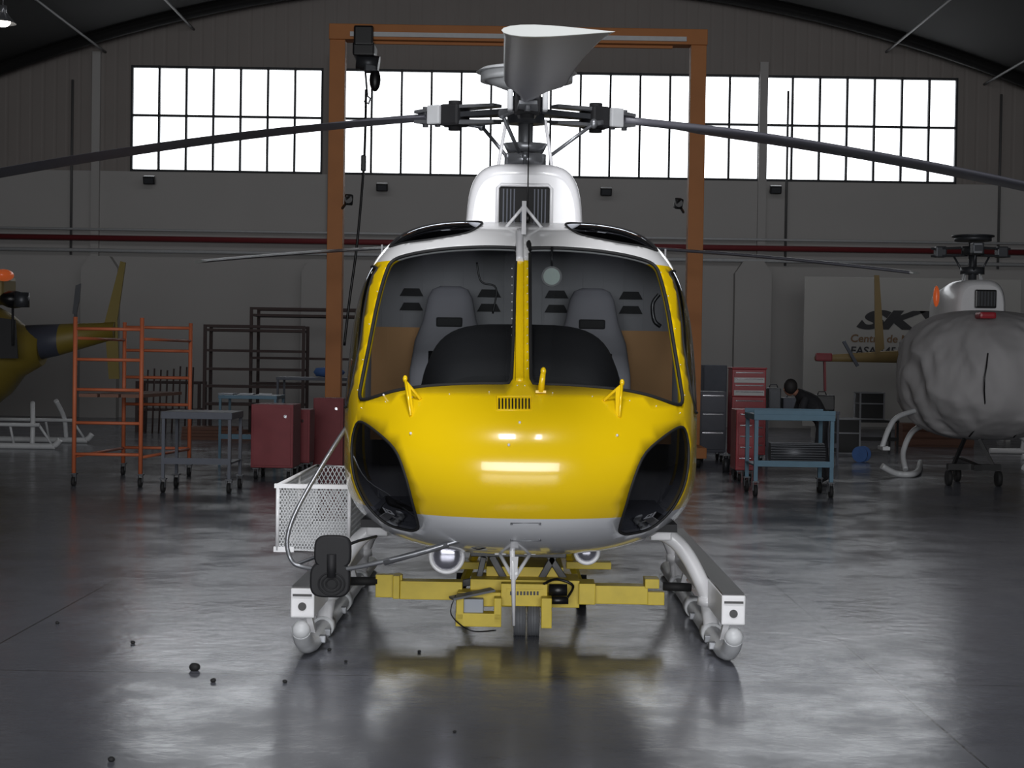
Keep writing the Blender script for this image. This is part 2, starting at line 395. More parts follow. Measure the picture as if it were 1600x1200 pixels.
# ---- rotor
HUB=Vector((0,3.33,3.24)); T=Matrix.Rotation(math.radians(2.8),3,'X')
def RP(az,r,z=0,side=0):
    d=Vector((math.sin(az),-math.cos(az),0)); t=Vector((math.cos(az),math.sin(az),0))
    return HUB+T@(d*r+t*side+Vector((0,0,z)))
AZ=[math.radians(0.9+120*k) for k in range(3)]
m=MB(); m.cyl(HUB+Vector((0,-.0,-.62)),HUB+T@Vector((0,0,.12)),.05,n=20)
m.cyl(HUB+T@Vector((0,0,-.36)),HUB+T@Vector((0,0,-.28)),.14,n=28); m.cyl(HUB+T@Vector((0,0,-.27)),HUB+T@Vector((0,0,-.21)),.12,.15,n=28)
m.cyl(HUB+T@Vector((0,0,-.5)),HUB+T@Vector((0,0,-.42)),.09,n=24); m.cyl(HUB+Vector((0,.02,-.66)),HUB+Vector((0,.02,-.5)),.11,.07,n=24)
mast=m.make('rotor_mast',heli,('steel',),label='grey metal rotor mast with swashplate')
for a in(.5,2.6,4.7,3.6):
    m=MB(); p0=HUB+Vector((math.cos(a)*.19,math.sin(a)*.2,-.72)); p1=HUB+T@Vector((math.cos(a)*.13,math.sin(a)*.13,-.3)); m.cyl(p0,p1,.013,n=10); m.ell(p1,(.025,.025,.025),10,k=6); m.make('control_rod',mast,('steel',))
for sx in(-1,1):
    m=MB(); m.cyl(HUB+Vector((sx*.22,-.05,-.62)),HUB+Vector((sx*.13,0,-.05)),.012,n=10); m.make('control_rod',mast,('white',))
m=MB(); outline=[]
for az in AZ:
    outline+= [RP(az-1.05,.13,.02),RP(az,.2,.02,-.09),RP(az,.52,.02,-.045),RP(az,.52,.02,.045),RP(az,.2,.02,.09)]
o2=[p+T@Vector((0,0,-.035)) for p in outline]
m.loft([o2,outline],sm=False); m.cyl(RP(0,0,-.08),RP(0,0,.1),.13,.11,n=30); m.cyl(RP(0,0,.1),RP(0,0,.14),.085,n=24)
hubo=m.make('rotor_hub',heli,('dsteel',),label='three-armed grey rotor hub')
for az in AZ:
    m=MB()
    for z in(-.055,.055):
        pr=[RP(az,.22,z,-.055),RP(az,.6,z,-.07),RP(az,.86,z*.6,-.055),RP(az,.86,z*.6,.055),RP(az,.6,z,.07),RP(az,.22,z,.055)]
        m.loft([[p-Vector((0,0,.011)) for p in pr],[p+Vector((0,0,.011)) for p in pr]],sm=False)
    for r in(.7,.8): m.cyl(RP(az,r,-.07),RP(az,r,.07),.02,n=12)
    slv=m.make('blade_sleeve',hubo,('steel',))
    m=MB(); m.box(RP(az,.56),(.17,.15,.15),mtx=T@Matrix.Rotation(az,3,'Z'),bev=.02); m.cyl(RP(az,.56,-.1),RP(az,.56,.1),.045,n=16); m.make('damper_block',hubo,('dark',),label='black elastomeric damper block')
    m=MB(); p=RP(az,.44,-.06,-.16); m.bar(RP(az,.6,-.03,-.03),p,.05,.035,bev=.008); m.cyl(p,RP(az-.25,.18,-.28),.013,n=10); m.ell(p,(.028,.028,.035),12,k=6); m.make('pitch_link',hubo,('steel',))
    for s in(-1,1):
        m=MB(); m.box(RP(az,.66,-.0,s*.11),(.035,.10,.13),mtx=T@Matrix.Rotation(az,3,'Z'),bev=.01); m.make('sleeve_weight',hubo,('offwhite',))
m=MB(); m.cyl(RP(0,0,.14),RP(0,0,.2),.12,.28,n=36); m.cyl(RP(0,0,.2),RP(0,0,.26),.31,.31,n=36); m.cyl(RP(0,0,.26),RP(0,0,.285),.34,.30,n=36); m.cyl(RP(0,0,.285),RP(0,0,.34),.08,.05,n=20)
m.make('vibration_absorber',hubo,('offwhite',),label='round white dish on top of the hub')
def airfoil(az,r,ch,th,tw,dz,lead,n=22):
    out=[]
    for i in range(n):
        t=2*math.pi*i/n; x=.5*math.cos(t); zz=.5*math.sin(t)*(0.55+.45*math.cos(t))*th*1.6
        X=x*ch*lead+(-.06*ch*lead); a=math.radians(tw)*lead; Xr=X*math.cos(a)-zz*math.sin(a); Zr=X*math.sin(a)+zz*math.cos(a)
        out.append(RP(az,r,Zr+dz,Xr))
    return out
def drp(r): return -.33*max(0,(r-.6)/4.75)**1.6
for az in AZ:
    m=MB(); rs=[(.78,.11,.05),(1.0,.12,.05),(1.25,.18,.05),(1.6,.32,.045),(1.9,.35,.042)]+[(1.9+i*.31,.35,.042) for i in range(1,11)]+[(5.12,.355,.04),(5.30,.365,.04),(5.35,.37,.036)]
    rg=[airfoil(az,r,c,th,3-r*.6,drp(r),-1) for r,c,th in rs]
    m.loft(rg,mf=lambda j,i:1 if j>=16 else 0)
    bo=m.make('rotor_blade',heli,('blade','bladet'),label='long grey drooping rotor blade with pale tip')
# ---- interior
m=MB(); y=2.12
m.loft([[Vector((p.x*.96,y,1.4+(p.z-1.4)*.96)) for p in sring(2.12,64)],[Vector((p.x*.96,y+.03,1.4+(p.z-1.4)*.96)) for p in sring(2.12,64)]],sm=False,m=0)
for x in(-.66,-.2,.2,.64):
    for z in (1.97,1.885):
        m.prism([(x-.07,y-.012,z-.022),(x+.07,y-.012,z-.022),(x+.045,y-.012,z+.024),(x-.045,y-.012,z+.024)],(0,.02,0),m=1)
for i in range(15): m.box((-.84+i*.12,y-.002,1.5),(.010,.01,1.5),m=0)
m.make('cabin_bulkhead',heli,('liner','rubber'),label='grey cabin rear wall with dark slots')
m=MB(); m.bb((-.8,.75,.72),(.8,2.1,.76)); m.make('cabin_floor',heli,('dark',))
for sx in(-1,1):
    m=MB(); m.bb((sx*.45,1.98,1.1),(sx*.88,2.05,1.76)); m.make('tan_panel',heli,('tan',),label='tan board behind the seat')
for sx in(-.42,.40):
    seat=MB()
    def srg(z,w,d,yy): return [Vector((sx+w*math.copysign(abs(math.cos(t))**.6,math.cos(t)),yy+d*math.copysign(abs(math.sin(t))**.6,math.sin(t)),z)) for t in [2*math.pi*i/24 for i in range(24)]]
    seat.loft([srg(1.02,.22,.05,1.75),srg(1.25,.23,.06,1.78),srg(1.5,.225,.06,1.82),srg(1.68,.20,.055,1.86),srg(1.80,.155,.05,1.88),srg(1.93,.13,.05,1.90),srg(1.98,.105,.045,1.91),srg(2.0,.06,.03,1.91)])
    so2=seat.make('crew_seat',heli,('seat',),label='light grey high-backed crew seat')
    c=MB(); c.box((sx,1.55,1.02),(.46,.5,.14),bev=.04); c.make('seat_cushion',so2,('seat',))
    for q in(-1,1):
        c=MB(); c.tube([(sx+q*.1,1.80,1.62),(sx+q*.1,1.73,1.3),(sx,1.6,1.12)],.018,6); c.make('harness_strap',so2,('black',),label='black shoulder harness strap')
    c=MB(); c.box((sx,1.83,1.79),(.15,.04,.055),bev=.01); c.make('headrest_slot',so2,('rubber',))
m=MB()
def hr(y,w,z,zb): 
    return [Vector((w*math.copysign(abs(math.cos(t))**.5,math.cos(t)),y,zb+(z-zb)*max(0,math.sin(t))**.4)) for t in [math.pi*i/30 for i in range(31)]]
m.loft([hr(.62,.42,1.5,1.2),hr(.72,.49,1.60,1.1),hr(.86,.525,1.71,1.0),hr(1.0,.52,1.765,.95),hr(1.12,.49,1.76,.9),hr(1.14,.47,1.73,.9)])
pan=m.make('instrument_panel',heli,('dark',),label='black hooded instrument panel')
m=MB(); p=L(862,432,8.25); m.cyl(p,p+Vector((0,.02,0)),.055,n=24,m=0); m.cyl(p+Vector((0,-.004,0)),p,.045,n=24,m=1); m.tube([p+Vector((0,.01,.055)),p+Vector((0,.03,.16))],.007,6,m=0)
m.make('cabin_mirror',heli,('black','green'),label='small round mirror hanging at the windshield')
m=MB(); m.tube(arc([L(745,410,8.7),L(752,440,8.7),L(775,450,8.7),L(770,490,8.7)]),.006,6); m.make('headset_cord',heli,('black',))
m=MB(); m.tube(arc([L(1030,460,8.3),L(1020,475,8.3),L(1022,500,8.25),L(1032,510,8.25)]),.012,6); m.make('door_handle',heli,('black',))
m=MB(); m.tube(arc([(-.42,1.35,.8),(-.42,1.3,1.2),(-.42,1.38,1.5)]),.014,8); m.ell((-.42,1.38,1.52),(.025,.025,.06),10,k=6); m.make('control_stick',heli,('black',))
# ---- landing gear
for sx in(-1,1):
    m=MB(); m.tube(arc([(sx*1.12,.93,.16),(sx*1.12,1.02,.095),(sx*1.11,1.15,.052),(sx*1.1,1.6,.05),(sx*1.1,4.4,.05)]),.05,14)
    m.ell((sx*1.12,.93,.16),(.05,.045,.05),14,k=8)
    for yy in (1.7,2.6,3.6): m.cyl((sx*1.1,yy-.07,.052),(sx*1.1,yy+.07,.052),.062,n=16)
    sk=m.make('skid',heli,('offwhite',),label='white tubular landing skid')
    for yy in (1.25,1.45,2.2): 
        c=MB(); c.box((sx*1.05,yy,.06),(.04,.05,.04),bev=.006); c.make('skid_clamp',sk,('steel',))
    m=MB(); m.bb((sx*1.07,1.05,.205),(sx*1.195,4.2,.36),m=0,bev=.008); m.bb((sx*1.075,1.07,.36),(sx*1.19,4.2,.37),m=1)
    m.cyl((sx*1.133,1.045,.265),(sx*1.133,1.06,.265),.022,m=1); m.box((sx*1.133,1.045,.325),(.1,.006,.012),m=1)
    st=m.make('footstep',sk,('white','black'),label='white channel footstep with black tread')
    for yy in(1.25,2.0,3.3):
        c=MB(); c.bar((sx*1.1,yy,.09),(sx*1.13,yy,.22),.03,.05); c.make('step_bracket',st,('white',))
for yy in(1.7,3.6):
    m=MB(); pts=arc([(-1.1,yy,.07),(-1.06,yy,.28),(-.93,yy,.52),(-.78,yy,.62),(-.5,yy,.66),(.5,yy,.66),(.78,yy,.62),(.93,yy,.52),(1.06,yy,.28),(1.1,yy,.07)],6); m.tube(pts,.045,14)
    for sx in(-1,1): m.cyl((sx*1.07,yy,.2),(sx*1.08,yy,.25),.058,n=14); m.box((sx*.8,yy,.6),(.12,.14,.05),bev=.01)
    m.make('cross_tube',heli,('white',),label='white curved landing gear cross tube')
# ---- lower wire cutter
m=MB(); a=L(803,905,7.6)
m.tube([L(800,852,7.55),L(802,905,7.6),L(803,977,7.65)],[.014,.012,.008],8); m.tube([L(780,864,7.75),a],.01,8); m.tube([L(829,864,7.75),a],.01,8)
m.box(L(782,862,7.75),(.06,.03,.03),bev=.005); m.box(L(828,862,7.75),(.06,.03,.03),bev=.005); m.box(L(803,893,7.6),(.04,.03,.035),bev=.004)
m.prism([L(797,870,7.55),L(797,905,7.6),L(807,905,7.6),L(810,870,7.55)],(0,.012,0))
m.make('lower_wire_cutter',heli,('white',),label='white lower wire cutter with Y braces')
m=MB(); m.tube(arc([L(722,843,7.5),L(745,858,7.5),L(768,850,7.45),L(768,836,7.4)]),.004,6); m.make('belly_cable',heli,('black',))
m=MB(); 
q=[onsurf(x,y,.002) for x,y in((798,817),(845,817),(845,845),(798,845))]; m.tube(q,.0018,4,closed=True)
for x,y in((800,819),(843,819),(843,843),(800,843),(820,843)): m.ell(onsurf(x,y),(.004,.004,.004),6,k=4)
m.make('access_panel',heli,('steel',))
for (x,y,r) in((698,869,.085),(917,862,.06)):
    p=L(x,y,8.05); m=MB(); m.cyl(p,p+Vector((0,.1,.0)),r,r*.6,n=28,m=0); m.tube([p+Vector((math.cos(t)*r,-.0,math.sin(t)*r)) for t in [2*math.pi*i/28 for i in range(28)]],.012,8,m=0,closed=True)
    lo=m.make('landing_light',heli,('white',),label='round belly landing light')
    m=MB(); m.ell(p+Vector((0,0,0)),(r*.85,.02,r*.85),24,m=0); m.make('lamp_lens',lo,('lens',))
    m=MB(); m.cyl(p+Vector((0,.06,0)),p+Vector((0,.06,.14)),.03,n=12); m.make('lamp_bracket',lo,('black',))
# ---- mirror with tubing
m=MB(); m.tube(arc([L(758,831,7.42),L(690,853,7.42),L(600,877,7.45),L(530,890,7.5),L(470,885,7.55),L(452,868,7.55),L(450,835,7.6),L(470,785,7.7),L(520,700,7.9),L(566,632,8.15)],6),.0115,8)
ma=m.make('mirror_arm',heli,('steel',),label='long bent tubular mirror arm')
m=MB(); m.tube([L(600,879,7.45),L(700,851,7.42)],.015,8); m.make('arm_sleeve',ma,('steel',))
m=MB(); m.tube([L(460,883,7.55),L(560,845,8.0),L(588,838,8.3)],.008,6); m.make('arm_brace',ma,('dsteel',))
m=MB(); m.box(L(757,829,7.42),(.05,.03,.05),bev=.008); m.make('arm_bracket',ma,('dsteel',))
m=MB()
def mir(cx,cy,w,h,D):
    c=L(cx,cy,D); rg=[]
    for dy,s in((-.02,.9),(-.012,1),(.02,1),(.05,.75),(.06,.5)):
        rg.append([c+Vector((w*s*math.copysign(abs(math.cos(t))**.55,math.cos(t)),dy,h*s*math.copysign(abs(math.sin(t))**.55,math.sin(t)))) for t in [2*math.pi*i/32 for i in range(32)]])
    m.loft(rg)
mir(520,862,.09,.08,7.5); mir(516,906,.098,.085,7.5); m.cyl(L(518,866,7.47),L(518,902,7.47),.022,n=10)
for k in(.3,.5,.7):
    c=L(518,912,7.47); m.tube([c+Vector((.07*k*1.3*math.cos(t),-.004,.06*k*1.3*math.sin(t))) for t in [2*math.pi*i/24 for i in range(24)]],.003,4,closed=True)
m.make('sling_mirror',ma,('dark',),label='black rounded double mirror housing')
# ---- cargo basket
bx0,bx1,by0,by1,bz0,bz1=-1.42,-1.0,2.0,3.65,.44,.82
m=MB()
for z in(bz0,bz1):
    m.tube([(bx0,by0,z),(bx1,by0,z),(bx1,by1,z),(bx0,by1,z)],.013,8,closed=True)
for x,y in((bx0,by0),(bx1,by0),(bx1,by1),(bx0,by1),(bx0,(by0+by1)/2),(bx1,(by0+by1)/2)): m.cyl((x,y,bz0),(x,y,bz1),.012,n=8)
m.bb((bx0-.02,by0-.01,bz1-.015),(bx1+.02,by0+.03,bz1+.01)); m.bb((bx0-.02,by0-.01,bz0-.01),(bx0+.10,by0+.02,bz0+.02))
bk=m.make('cargo_basket',heli,('white',),label='white expanded-mesh external cargo basket')
m=MB()
def lattice(o,u,v,step,w=.0045):
    Lu,Lv=u.length,v.length; uu=u.normalized(); vv_=v.normalized()
    for sgn in(1,-1):
        k=-Lv
        while k<Lu+Lv:
            s=.55*sgn; xa=k; xb=k+s*Lv; lo,hi=(0,1); d=xb-xa
            if d!=0:
                t0=(0-xa)/d; t1=(Lu-xa)/d
                if t0>t1:t0,t1=t1,t0
                lo=max(0,t0);hi=min(1,t1)
            if lo<hi:
                A=o+uu*(xa+d*lo)+vv_*(Lv*lo); B=o+uu*(xa+d*hi)+vv_*(Lv*hi)
                m.bar(A,B,w,w)
            k+=step
lattice(Vector((bx0,by0,bz0)),Vector((bx1-bx0,0,0)),Vector((0,0,bz1-bz0)),.018)
lattice(Vector((bx0,by0,bz0)),Vector((0,by1-by0,0)),Vector((0,0,bz1-bz0)),.036)
lattice(Vector((bx1,by0,bz0)),Vector((0,by1-by0,0)),Vector((0,0,bz1-bz0)),.036)
lattice(Vector((bx0,by1,bz0)),Vector((bx1-bx0,0,0)),Vector((0,0,bz1-bz0)),.03)
lattice(Vector((bx0,by0,bz0)),Vector((0,by1-by0,0)),Vector((bx1-bx0,0,0)),.05)
m.make('basket_mesh',bk,('offwhite',),label='diamond wire mesh panels')
for yy in(2.4,3.2):
    m=MB(); m.tube([(bx1,yy,bz0+.03),(-.72,yy,.62)],.018,8); m.make('basket_strut',bk,('white',))
    m=MB(); m.tube([(bx1,yy,bz1-.03),(-.9,yy,.85)],.014,8); m.make('basket_strut',bk,('white',))
# ------------------------------------------------------------------ second helicopter behind
h2=bpy.data.objects.new('helicopter.001',None); COL.objects.link(h2); h2['label']='parked helicopter standing behind, only its grey rotor blades showing'; h2['category']='helicopter'
hub2=P(861,385,22.5)
h2.matrix_world=Matrix.Translation((hub2.x,hub2.y-3.33,0))
spin=Matrix.Translation(HUB)@(T@Matrix.Rotation(math.radians(60),3,'Z')@T.inverted()).to_4x4()@Matrix.Translation(-HUB)
keep={'fuselage','windshield','tail_boom','tail_fin','engine_cowling','rotor_mast','rotor_hub','rotor_blade','skid','cross_tube','chin_window'}
for o in list(heli.children):
    if o.name.split('.')[0] in keep:
        c=o.copy(); COL.objects.link(c); c.parent=h2
        if o.name.split('.')[0] in('rotor_hub','rotor_blade'): c.matrix_local=spin
# ------------------------------------------------------------------ DOLLY
dl=P(800,950,8.9); dl.z=0
dol=thing('helicopter_dolly','yellow wheeled helicopter handling dolly under the belly','dolly',dl)
def W(px,py,D=8.9): return P(px,py,D)
def pbox(m,x0,y0,x1,y1,D0,D1,mm=0,bev=.004):
    a=P(x0,y0,D0);b=P(x1,y1,D0); m.bb((a.x,D0,b.z),(b.x,D1,a.z),m=mm,bev=bev)
m=MB(); pbox(m,735,905,905,950,8.85,9.15); pbox(m,760,885,880,905,9.0,9.8); pbox(m,715,925,790,948,8.75,8.9); pbox(m,783,912,855,948,8.72,8.8); pbox(m,712,958,783,980,8.65,8.75); pbox(m,713,930,724,975,8.65,8.8); pbox(m,772,935,783,978,8.65,8.8); pbox(m,905,912,930,945,8.8,9.0); pbox(m,700,878,760,890,9.5,9.6); pbox(m,885,878,955,890,9.5,9.6); pbox(m,846,955,862,982,8.62,8.72); pbox(m,846,935,862,957,8.62,8.9)
m.make('chassis',dol,('dyellow',),label='yellow welded chassis')
for pts in(((925,1012,915,945),(1010,1038,925,946)),((625,722,908,938),(587,628,898,934))):
    m=MB(); (a,b,c,d),(e,f_,g_,h_)=pts; pbox(m,a,c,b,d,8.85,8.97); pbox(m,e,g_,f_,h_,8.88,8.94)
    pbox(m,(1008 if a>800 else 614),(905 if a>800 else 900),(1030 if a>800 else 624),(920 if a>800 else 936),8.84,8.98)
    ar=m.make('lift_arm',dol,('dyellow',),label='yellow telescopic side arm')
    m=MB(); 
    if a>800: m.cyl(W(1036,916,8.9),W(1080,918,8.9),.025,n=14)
    else: m.cyl(W(590,908,8.9),W(548,908,8.9),.025,n=14)
    m.make('arm_pad',ar,('rubber',))
a=P(803,955,8.75);b=P(843,955,8.75)
for lo_,hi_ in((0,.46),(.54,1)):
    m=MB(); m.cyl((a.x+(b.x-a.x)*lo_,8.78,.098),(a.x+(b.x-a.x)*hi_,8.78,.098),.098,n=28)
    for i in range(5):
        x=a.x+(b.x-a.x)*(lo_+(hi_-lo_)*(i+.5)/5); m.tube([(x,8.78+.098*math.cos(t),.098+.098*math.sin(t)) for t in [2*math.pi*j/28 for j in range(28)]],.0035,4,closed=True)
    m.make('drive_wheel',dol,('tyre',),label='grey ribbed drive wheel')
for x in(720,908):
    a=P(x,960,9.9); m=MB(); m.cyl((a.x-.03,9.9,.1),(a.x+.03,9.9,.1),.1,n=20); m.make('wheel',dol,('rubber',)); 
    m=MB(); m.bar((a.x,9.9,.1),(a.x+(.1 if x<800 else -.1),9.55,.38),.04,.04); m.make('wheel_fork',dol,('dyellow',))
m=MB(); pbox(m,722,936,755,965,8.68,8.8,0,.006); m.make('battery_box',dol,('battery',),label='pale grey pump box')
m=MB(); m.cyl(W(858,922,8.75),W(886,922,8.75),.035,n=16); m.cyl(W(855,938,8.72),W(888,938,8.72),.022,n=14);m.make('hydraulic_pump',dol,('black',))
m=MB(); m.tube(arc([W(886,935,8.7),W(895,915,8.8),W(870,905,8.8),W(850,912,8.7)]),.008,6); m.make('hose',dol,('black',))
m=MB(); m.tube(arc([W(712,930,8.6),W(705,960,8.6),W(735,985,8.65),W(775,985,8.6)]),.004,6); m.make('hose',dol,('black',))
for p in(((756,870),(748,905)),((768,868),(790,908)),((858,868),(886,912)),((866,868),(845,905)),((700,915),(760,905))):
    m=MB(); m.bar(W(p[0][0],p[0][1],9.0),W(p[1][0],p[1][1],9.0),.035,.04,bev=.004); m.make('support_strut',dol,('black',))
m=MB(); pbox(m,735,862,885,872,8.9,9.3); m.make('lift_plate',dol,('black',),label='black lifting plate under belly')
m=MB(); pbox(m,792,920,848,937,8.712,8.72,0,0); 
for i in range(9): pbox(m,797+i*5.2,924,800+i*5.2,930,8.71,8.714,1,0)
m.make('data_plate',dol,('dyellow','ink'),label='small maker plate')
m=MB(); m.bar(W(705,935,8.62),W(770,921,8.7),.09,.012); m.make('tow_handle',dol,('steel',))

# ------------------------------------------------------------------ HANGAR SHELL
DW=38.0
def archz(x): return 10.9-x*x/66
fm=mat('polished_concrete',(100,102,110),0.2,0,0.3,0.7)
nt=fm.node_tree; b=nt.nodes['Principled BSDF']; tc=nt.nodes.new('ShaderNodeTexCoord')
sp=nt.nodes.new('ShaderNodeSeparateXYZ'); nt.links.new(tc.outputs['Object'],sp.inputs[0])
def mth(op,a,bv=None,c=None):
    q=nt.nodes.new('ShaderNodeMath'); q.operation=op
    for i,x in enumerate((a,bv,c)):
        if x is None: continue
        if isinstance(x,(int,float)): q.inputs[i].default_value=x
        else: nt.links.new(x,q.inputs[i])
    return q.outputs[0]
def line(sock,off,per):
    a=mth('SUBTRACT',sock,off-per*20+per/2); a=mth('MODULO',a,per); a=mth('SUBTRACT',a,per/2); a=mth('ABSOLUTE',a); return mth('LESS_THAN',a,.006)
jl=mth('MULTIPLY',mth('MAXIMUM',line(sp.outputs['X'],1.9,4.65),line(sp.outputs['Y'],7.6,4.65)),.8)
old=b.inputs['Base Color'].links[0].from_socket; mx=nt.nodes.new('ShaderNodeMix'); mx.data_type='RGBA'; nt.links.new(jl,mx.inputs[0]); nt.links.new(old,mx.inputs[6]); mx.inputs[7].default_value=(.02,.02,.02,1); nt.links.new(mx.outputs[2],b.inputs['Base Color'])
n1=nt.nodes.new('ShaderNodeTexNoise'); n1.inputs['Scale'].default_value=1.5; n1.inputs['Detail'].default_value=9; n1.inputs['Roughness'].default_value=.7; nt.links.new(tc.outputs['Object'],n1.inputs['Vector'])
mr=nt.nodes.new('ShaderNodeMapRange'); mr.inputs[1].default_value=.38; mr.inputs[2].default_value=.62; mr.inputs[3].default_value=.13; mr.inputs[4].default_value=.27; nt.links.new(n1.outputs['Fac'],mr.inputs[0]); nt.links.new(mr.outputs[0],b.inputs['Roughness'])
n2=nt.nodes.new('ShaderNodeTexNoise'); n2.inputs['Scale'].default_value=7; n2.inputs['Detail'].default_value=7; n2.inputs['Roughness'].default_value=.62; nt.links.new(tc.outputs['Object'],n2.inputs['Vector'])
bp=nt.nodes.new('ShaderNodeBump'); bp.inputs['Strength'].default_value=.13; bp.inputs['Distance'].default_value=.02; nt.links.new(n2.outputs['Fac'],bp.inputs['Height']); nt.links.new(bp.outputs[0],b.inputs['Normal'])
m=MB(); m.bb((-15,-12,-.2),(15,DW,0)); struct(m,'floor',(fm,))
wallm=mat('plaster_wall',(170,168,166),0.8,0,0.07,0.5)
def ribbed(name,rgb):
    mm=mat(name,rgb,0.7,0,0.1,0.7); nt=mm.node_tree; b=nt.nodes['Principled BSDF']; tc=nt.nodes.new('ShaderNodeTexCoord'); w=nt.nodes.new('ShaderNodeTexWave'); w.inputs['Scale'].default_value=1.05; w.bands_direction='X'
    nt.links.new(tc.outputs['Object'],w.inputs['Vector']); bp=nt.nodes.new('ShaderNodeBump'); bp.inputs['Strength'].default_value=.3; bp.inputs['Distance'].default_value=.025
    cr=nt.nodes.new('ShaderNodeValToRGB'); cr.color_ramp.elements[0].position=.0; cr.color_ramp.elements[1].position=.25; nt.links.new(w.outputs['Fac'],cr.inputs[0]); nt.links.new(cr.outputs[0],bp.inputs['Height']); nt.links.new(bp.outputs[0],b.inputs['Normal']); 
    return mm
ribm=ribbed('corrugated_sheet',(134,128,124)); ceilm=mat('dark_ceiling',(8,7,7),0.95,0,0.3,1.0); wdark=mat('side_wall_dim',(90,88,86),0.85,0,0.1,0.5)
wz0,wz1=P(800,277,DW).z,P(800,111,DW).z
units=[(P(206,180,DW).x,P(503,180,DW).x),(P(534,180,DW).x,P(1186,200,DW).x),(P(1195,200,DW).x,P(1494,200,DW).x)]
m=MB()
m.bb((-15,DW,0),(15,DW+.3,wz0),m=0)
edges=sorted(set([x for u in units for x in u]+list(np.linspace(-15,15,61))))
for x0,x1 in zip(edges[:-1],edges[1:]):
    mid=(x0+x1)/2; inw=any(u[0]<mid<u[1] for u in units); zb=wz1 if inw else wz0
    m.prism([(x0,DW,zb),(x1,DW,zb),(x1,DW,archz(x1)+.05),(x0,DW,archz(x0)+.05)],(0,.3,0),m=1)
struct(m,'wall_back',(wallm,ribm),fix=False)
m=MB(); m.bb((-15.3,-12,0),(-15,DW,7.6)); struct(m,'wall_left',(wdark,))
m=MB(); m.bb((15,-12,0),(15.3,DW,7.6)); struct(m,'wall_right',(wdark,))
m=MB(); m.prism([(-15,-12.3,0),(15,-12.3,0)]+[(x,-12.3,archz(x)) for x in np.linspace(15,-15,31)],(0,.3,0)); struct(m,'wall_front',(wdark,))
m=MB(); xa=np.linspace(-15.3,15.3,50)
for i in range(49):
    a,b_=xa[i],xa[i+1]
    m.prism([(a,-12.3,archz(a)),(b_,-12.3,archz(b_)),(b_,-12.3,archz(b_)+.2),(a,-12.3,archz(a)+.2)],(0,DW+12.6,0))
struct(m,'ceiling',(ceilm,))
k=1
for y in (9,16,23,30,37.2):
    m=MB(); m.tube([(x,y,archz(x)-.14) for x in np.linspace(-14.9,14.9,40)],.13,6); struct(m,'trim_%d'%k,(ceilm,)); k+=1
for px,py in((165,90),(303,40),(1385,52),(1538,108)):
    p=P(px,py,DW); m=MB(); m.tube([(p.x,DW,archz(p.x)-.34),(p.x,4,archz(p.x)-.34)],.03,8); struct(m,'trim_%d'%k,('greywhite',)); k+=1
winglow=bpy.data.materials.new('frosted_daylight_glazing'); winglow.use_nodes=True; nt=winglow.node_tree; b=nt.nodes['Principled BSDF']; b.inputs['Base Color'].default_value=(.8,.85,.9,1)
tcw=nt.nodes.new('ShaderNodeTexCoord'); nw=nt.nodes.new('ShaderNodeTexNoise'); nw.inputs['Scale'].default_value=.3; nt.links.new(tcw.outputs['Object'],nw.inputs[0]); mrw=nt.nodes.new('ShaderNodeMapRange'); mrw.inputs[3].default_value=2.4; mrw.inputs[4].default_value=3.2; nt.links.new(nw.outputs['Fac'],mrw.inputs[0]); nt.links.new(mrw.outputs[0],b.inputs['Emission Strength']); b.inputs['Emission Color'].default_value=(.94,.97,1,1)
framem=mat('window_frame_dark',(34,36,40),0.6,0,0.1,3)
zm=P(800,189,DW).z
for i,(a,bx) in enumerate(units):
    m=MB(); m.bb((a,DW+.16,wz0),(bx,DW+.2,wz1),m=1)
    N=max(1,round((bx-a)/.715))
    for j in range(N+1):
        x=a+(bx-a)*j/N; m.bb((x-.026,DW-.02,wz0),(x+.026,DW+.08,wz1),m=0)
    for z in(wz0+.03,zm,wz1-.03): m.bb((a,DW-.01,z-.028),(bx,DW+.08,z+.028),m=0)
    struct(m,'window_%d'%(i+1),(framem,winglow))
for px in (150,518,1190,800):
    x=P(px,300,DW).x; m=MB(); m.bb((x-.1,DW-.1,0),(x+.1,DW,wz0 if px==800 else 9.0)); struct(m,'trim_%d'%k,(wallm if px!=518 else ribm,)); k+=1
for px in (113,1228,1560):
    x=P(px,300,DW).x; m=MB(); m.tube([(x,DW-.08,4),(x,DW-.08,8.3)],.03,8); struct(m,'trim_%d'%k,('greywhite',)); k+=1
def wpipe(name,lab,pts,r,mt):
    m=MB(); m.tube(pts,r,10); single(m,name,lab,'pipe',pts[0],(mt,))
zr=P(800,383,DW).z
wpipe('wall_pipe','dark red horizontal service pipe along the back wall',[(-14.9,DW-.25,zr),(14.9,DW-.25,zr)],.07,'pipe_red')
wpipe('wall_pipe','pale horizontal pipe along the back wall',[(-14.9,DW-.2,zr-.3),(14.9,DW-.2,zr-.3)],.045,'offwhite')
wpipe('wall_pipe','thin pale conduit along the back wall',[(-14.9,DW-.15,zr+.22),(14.9,DW-.15,zr+.22)],.03,'offwhite')
for px,py0 in((155,400),(500,405),(1178,408)):
    a=P(px,py0,DW-.3); m=MB(); m.prism([(a.x-.45,DW-.3,0),(a.x+.45,DW-.3,0),(a.x+.45,DW-.3,a.z-.3),(a.x+.25,DW-.3,a.z),(a.x-.25,DW-.3,a.z),(a.x-.45,DW-.3,a.z-.3)],(0,.3,0)); struct(m,'trim_%d'%k,(wallm,)); k+=1
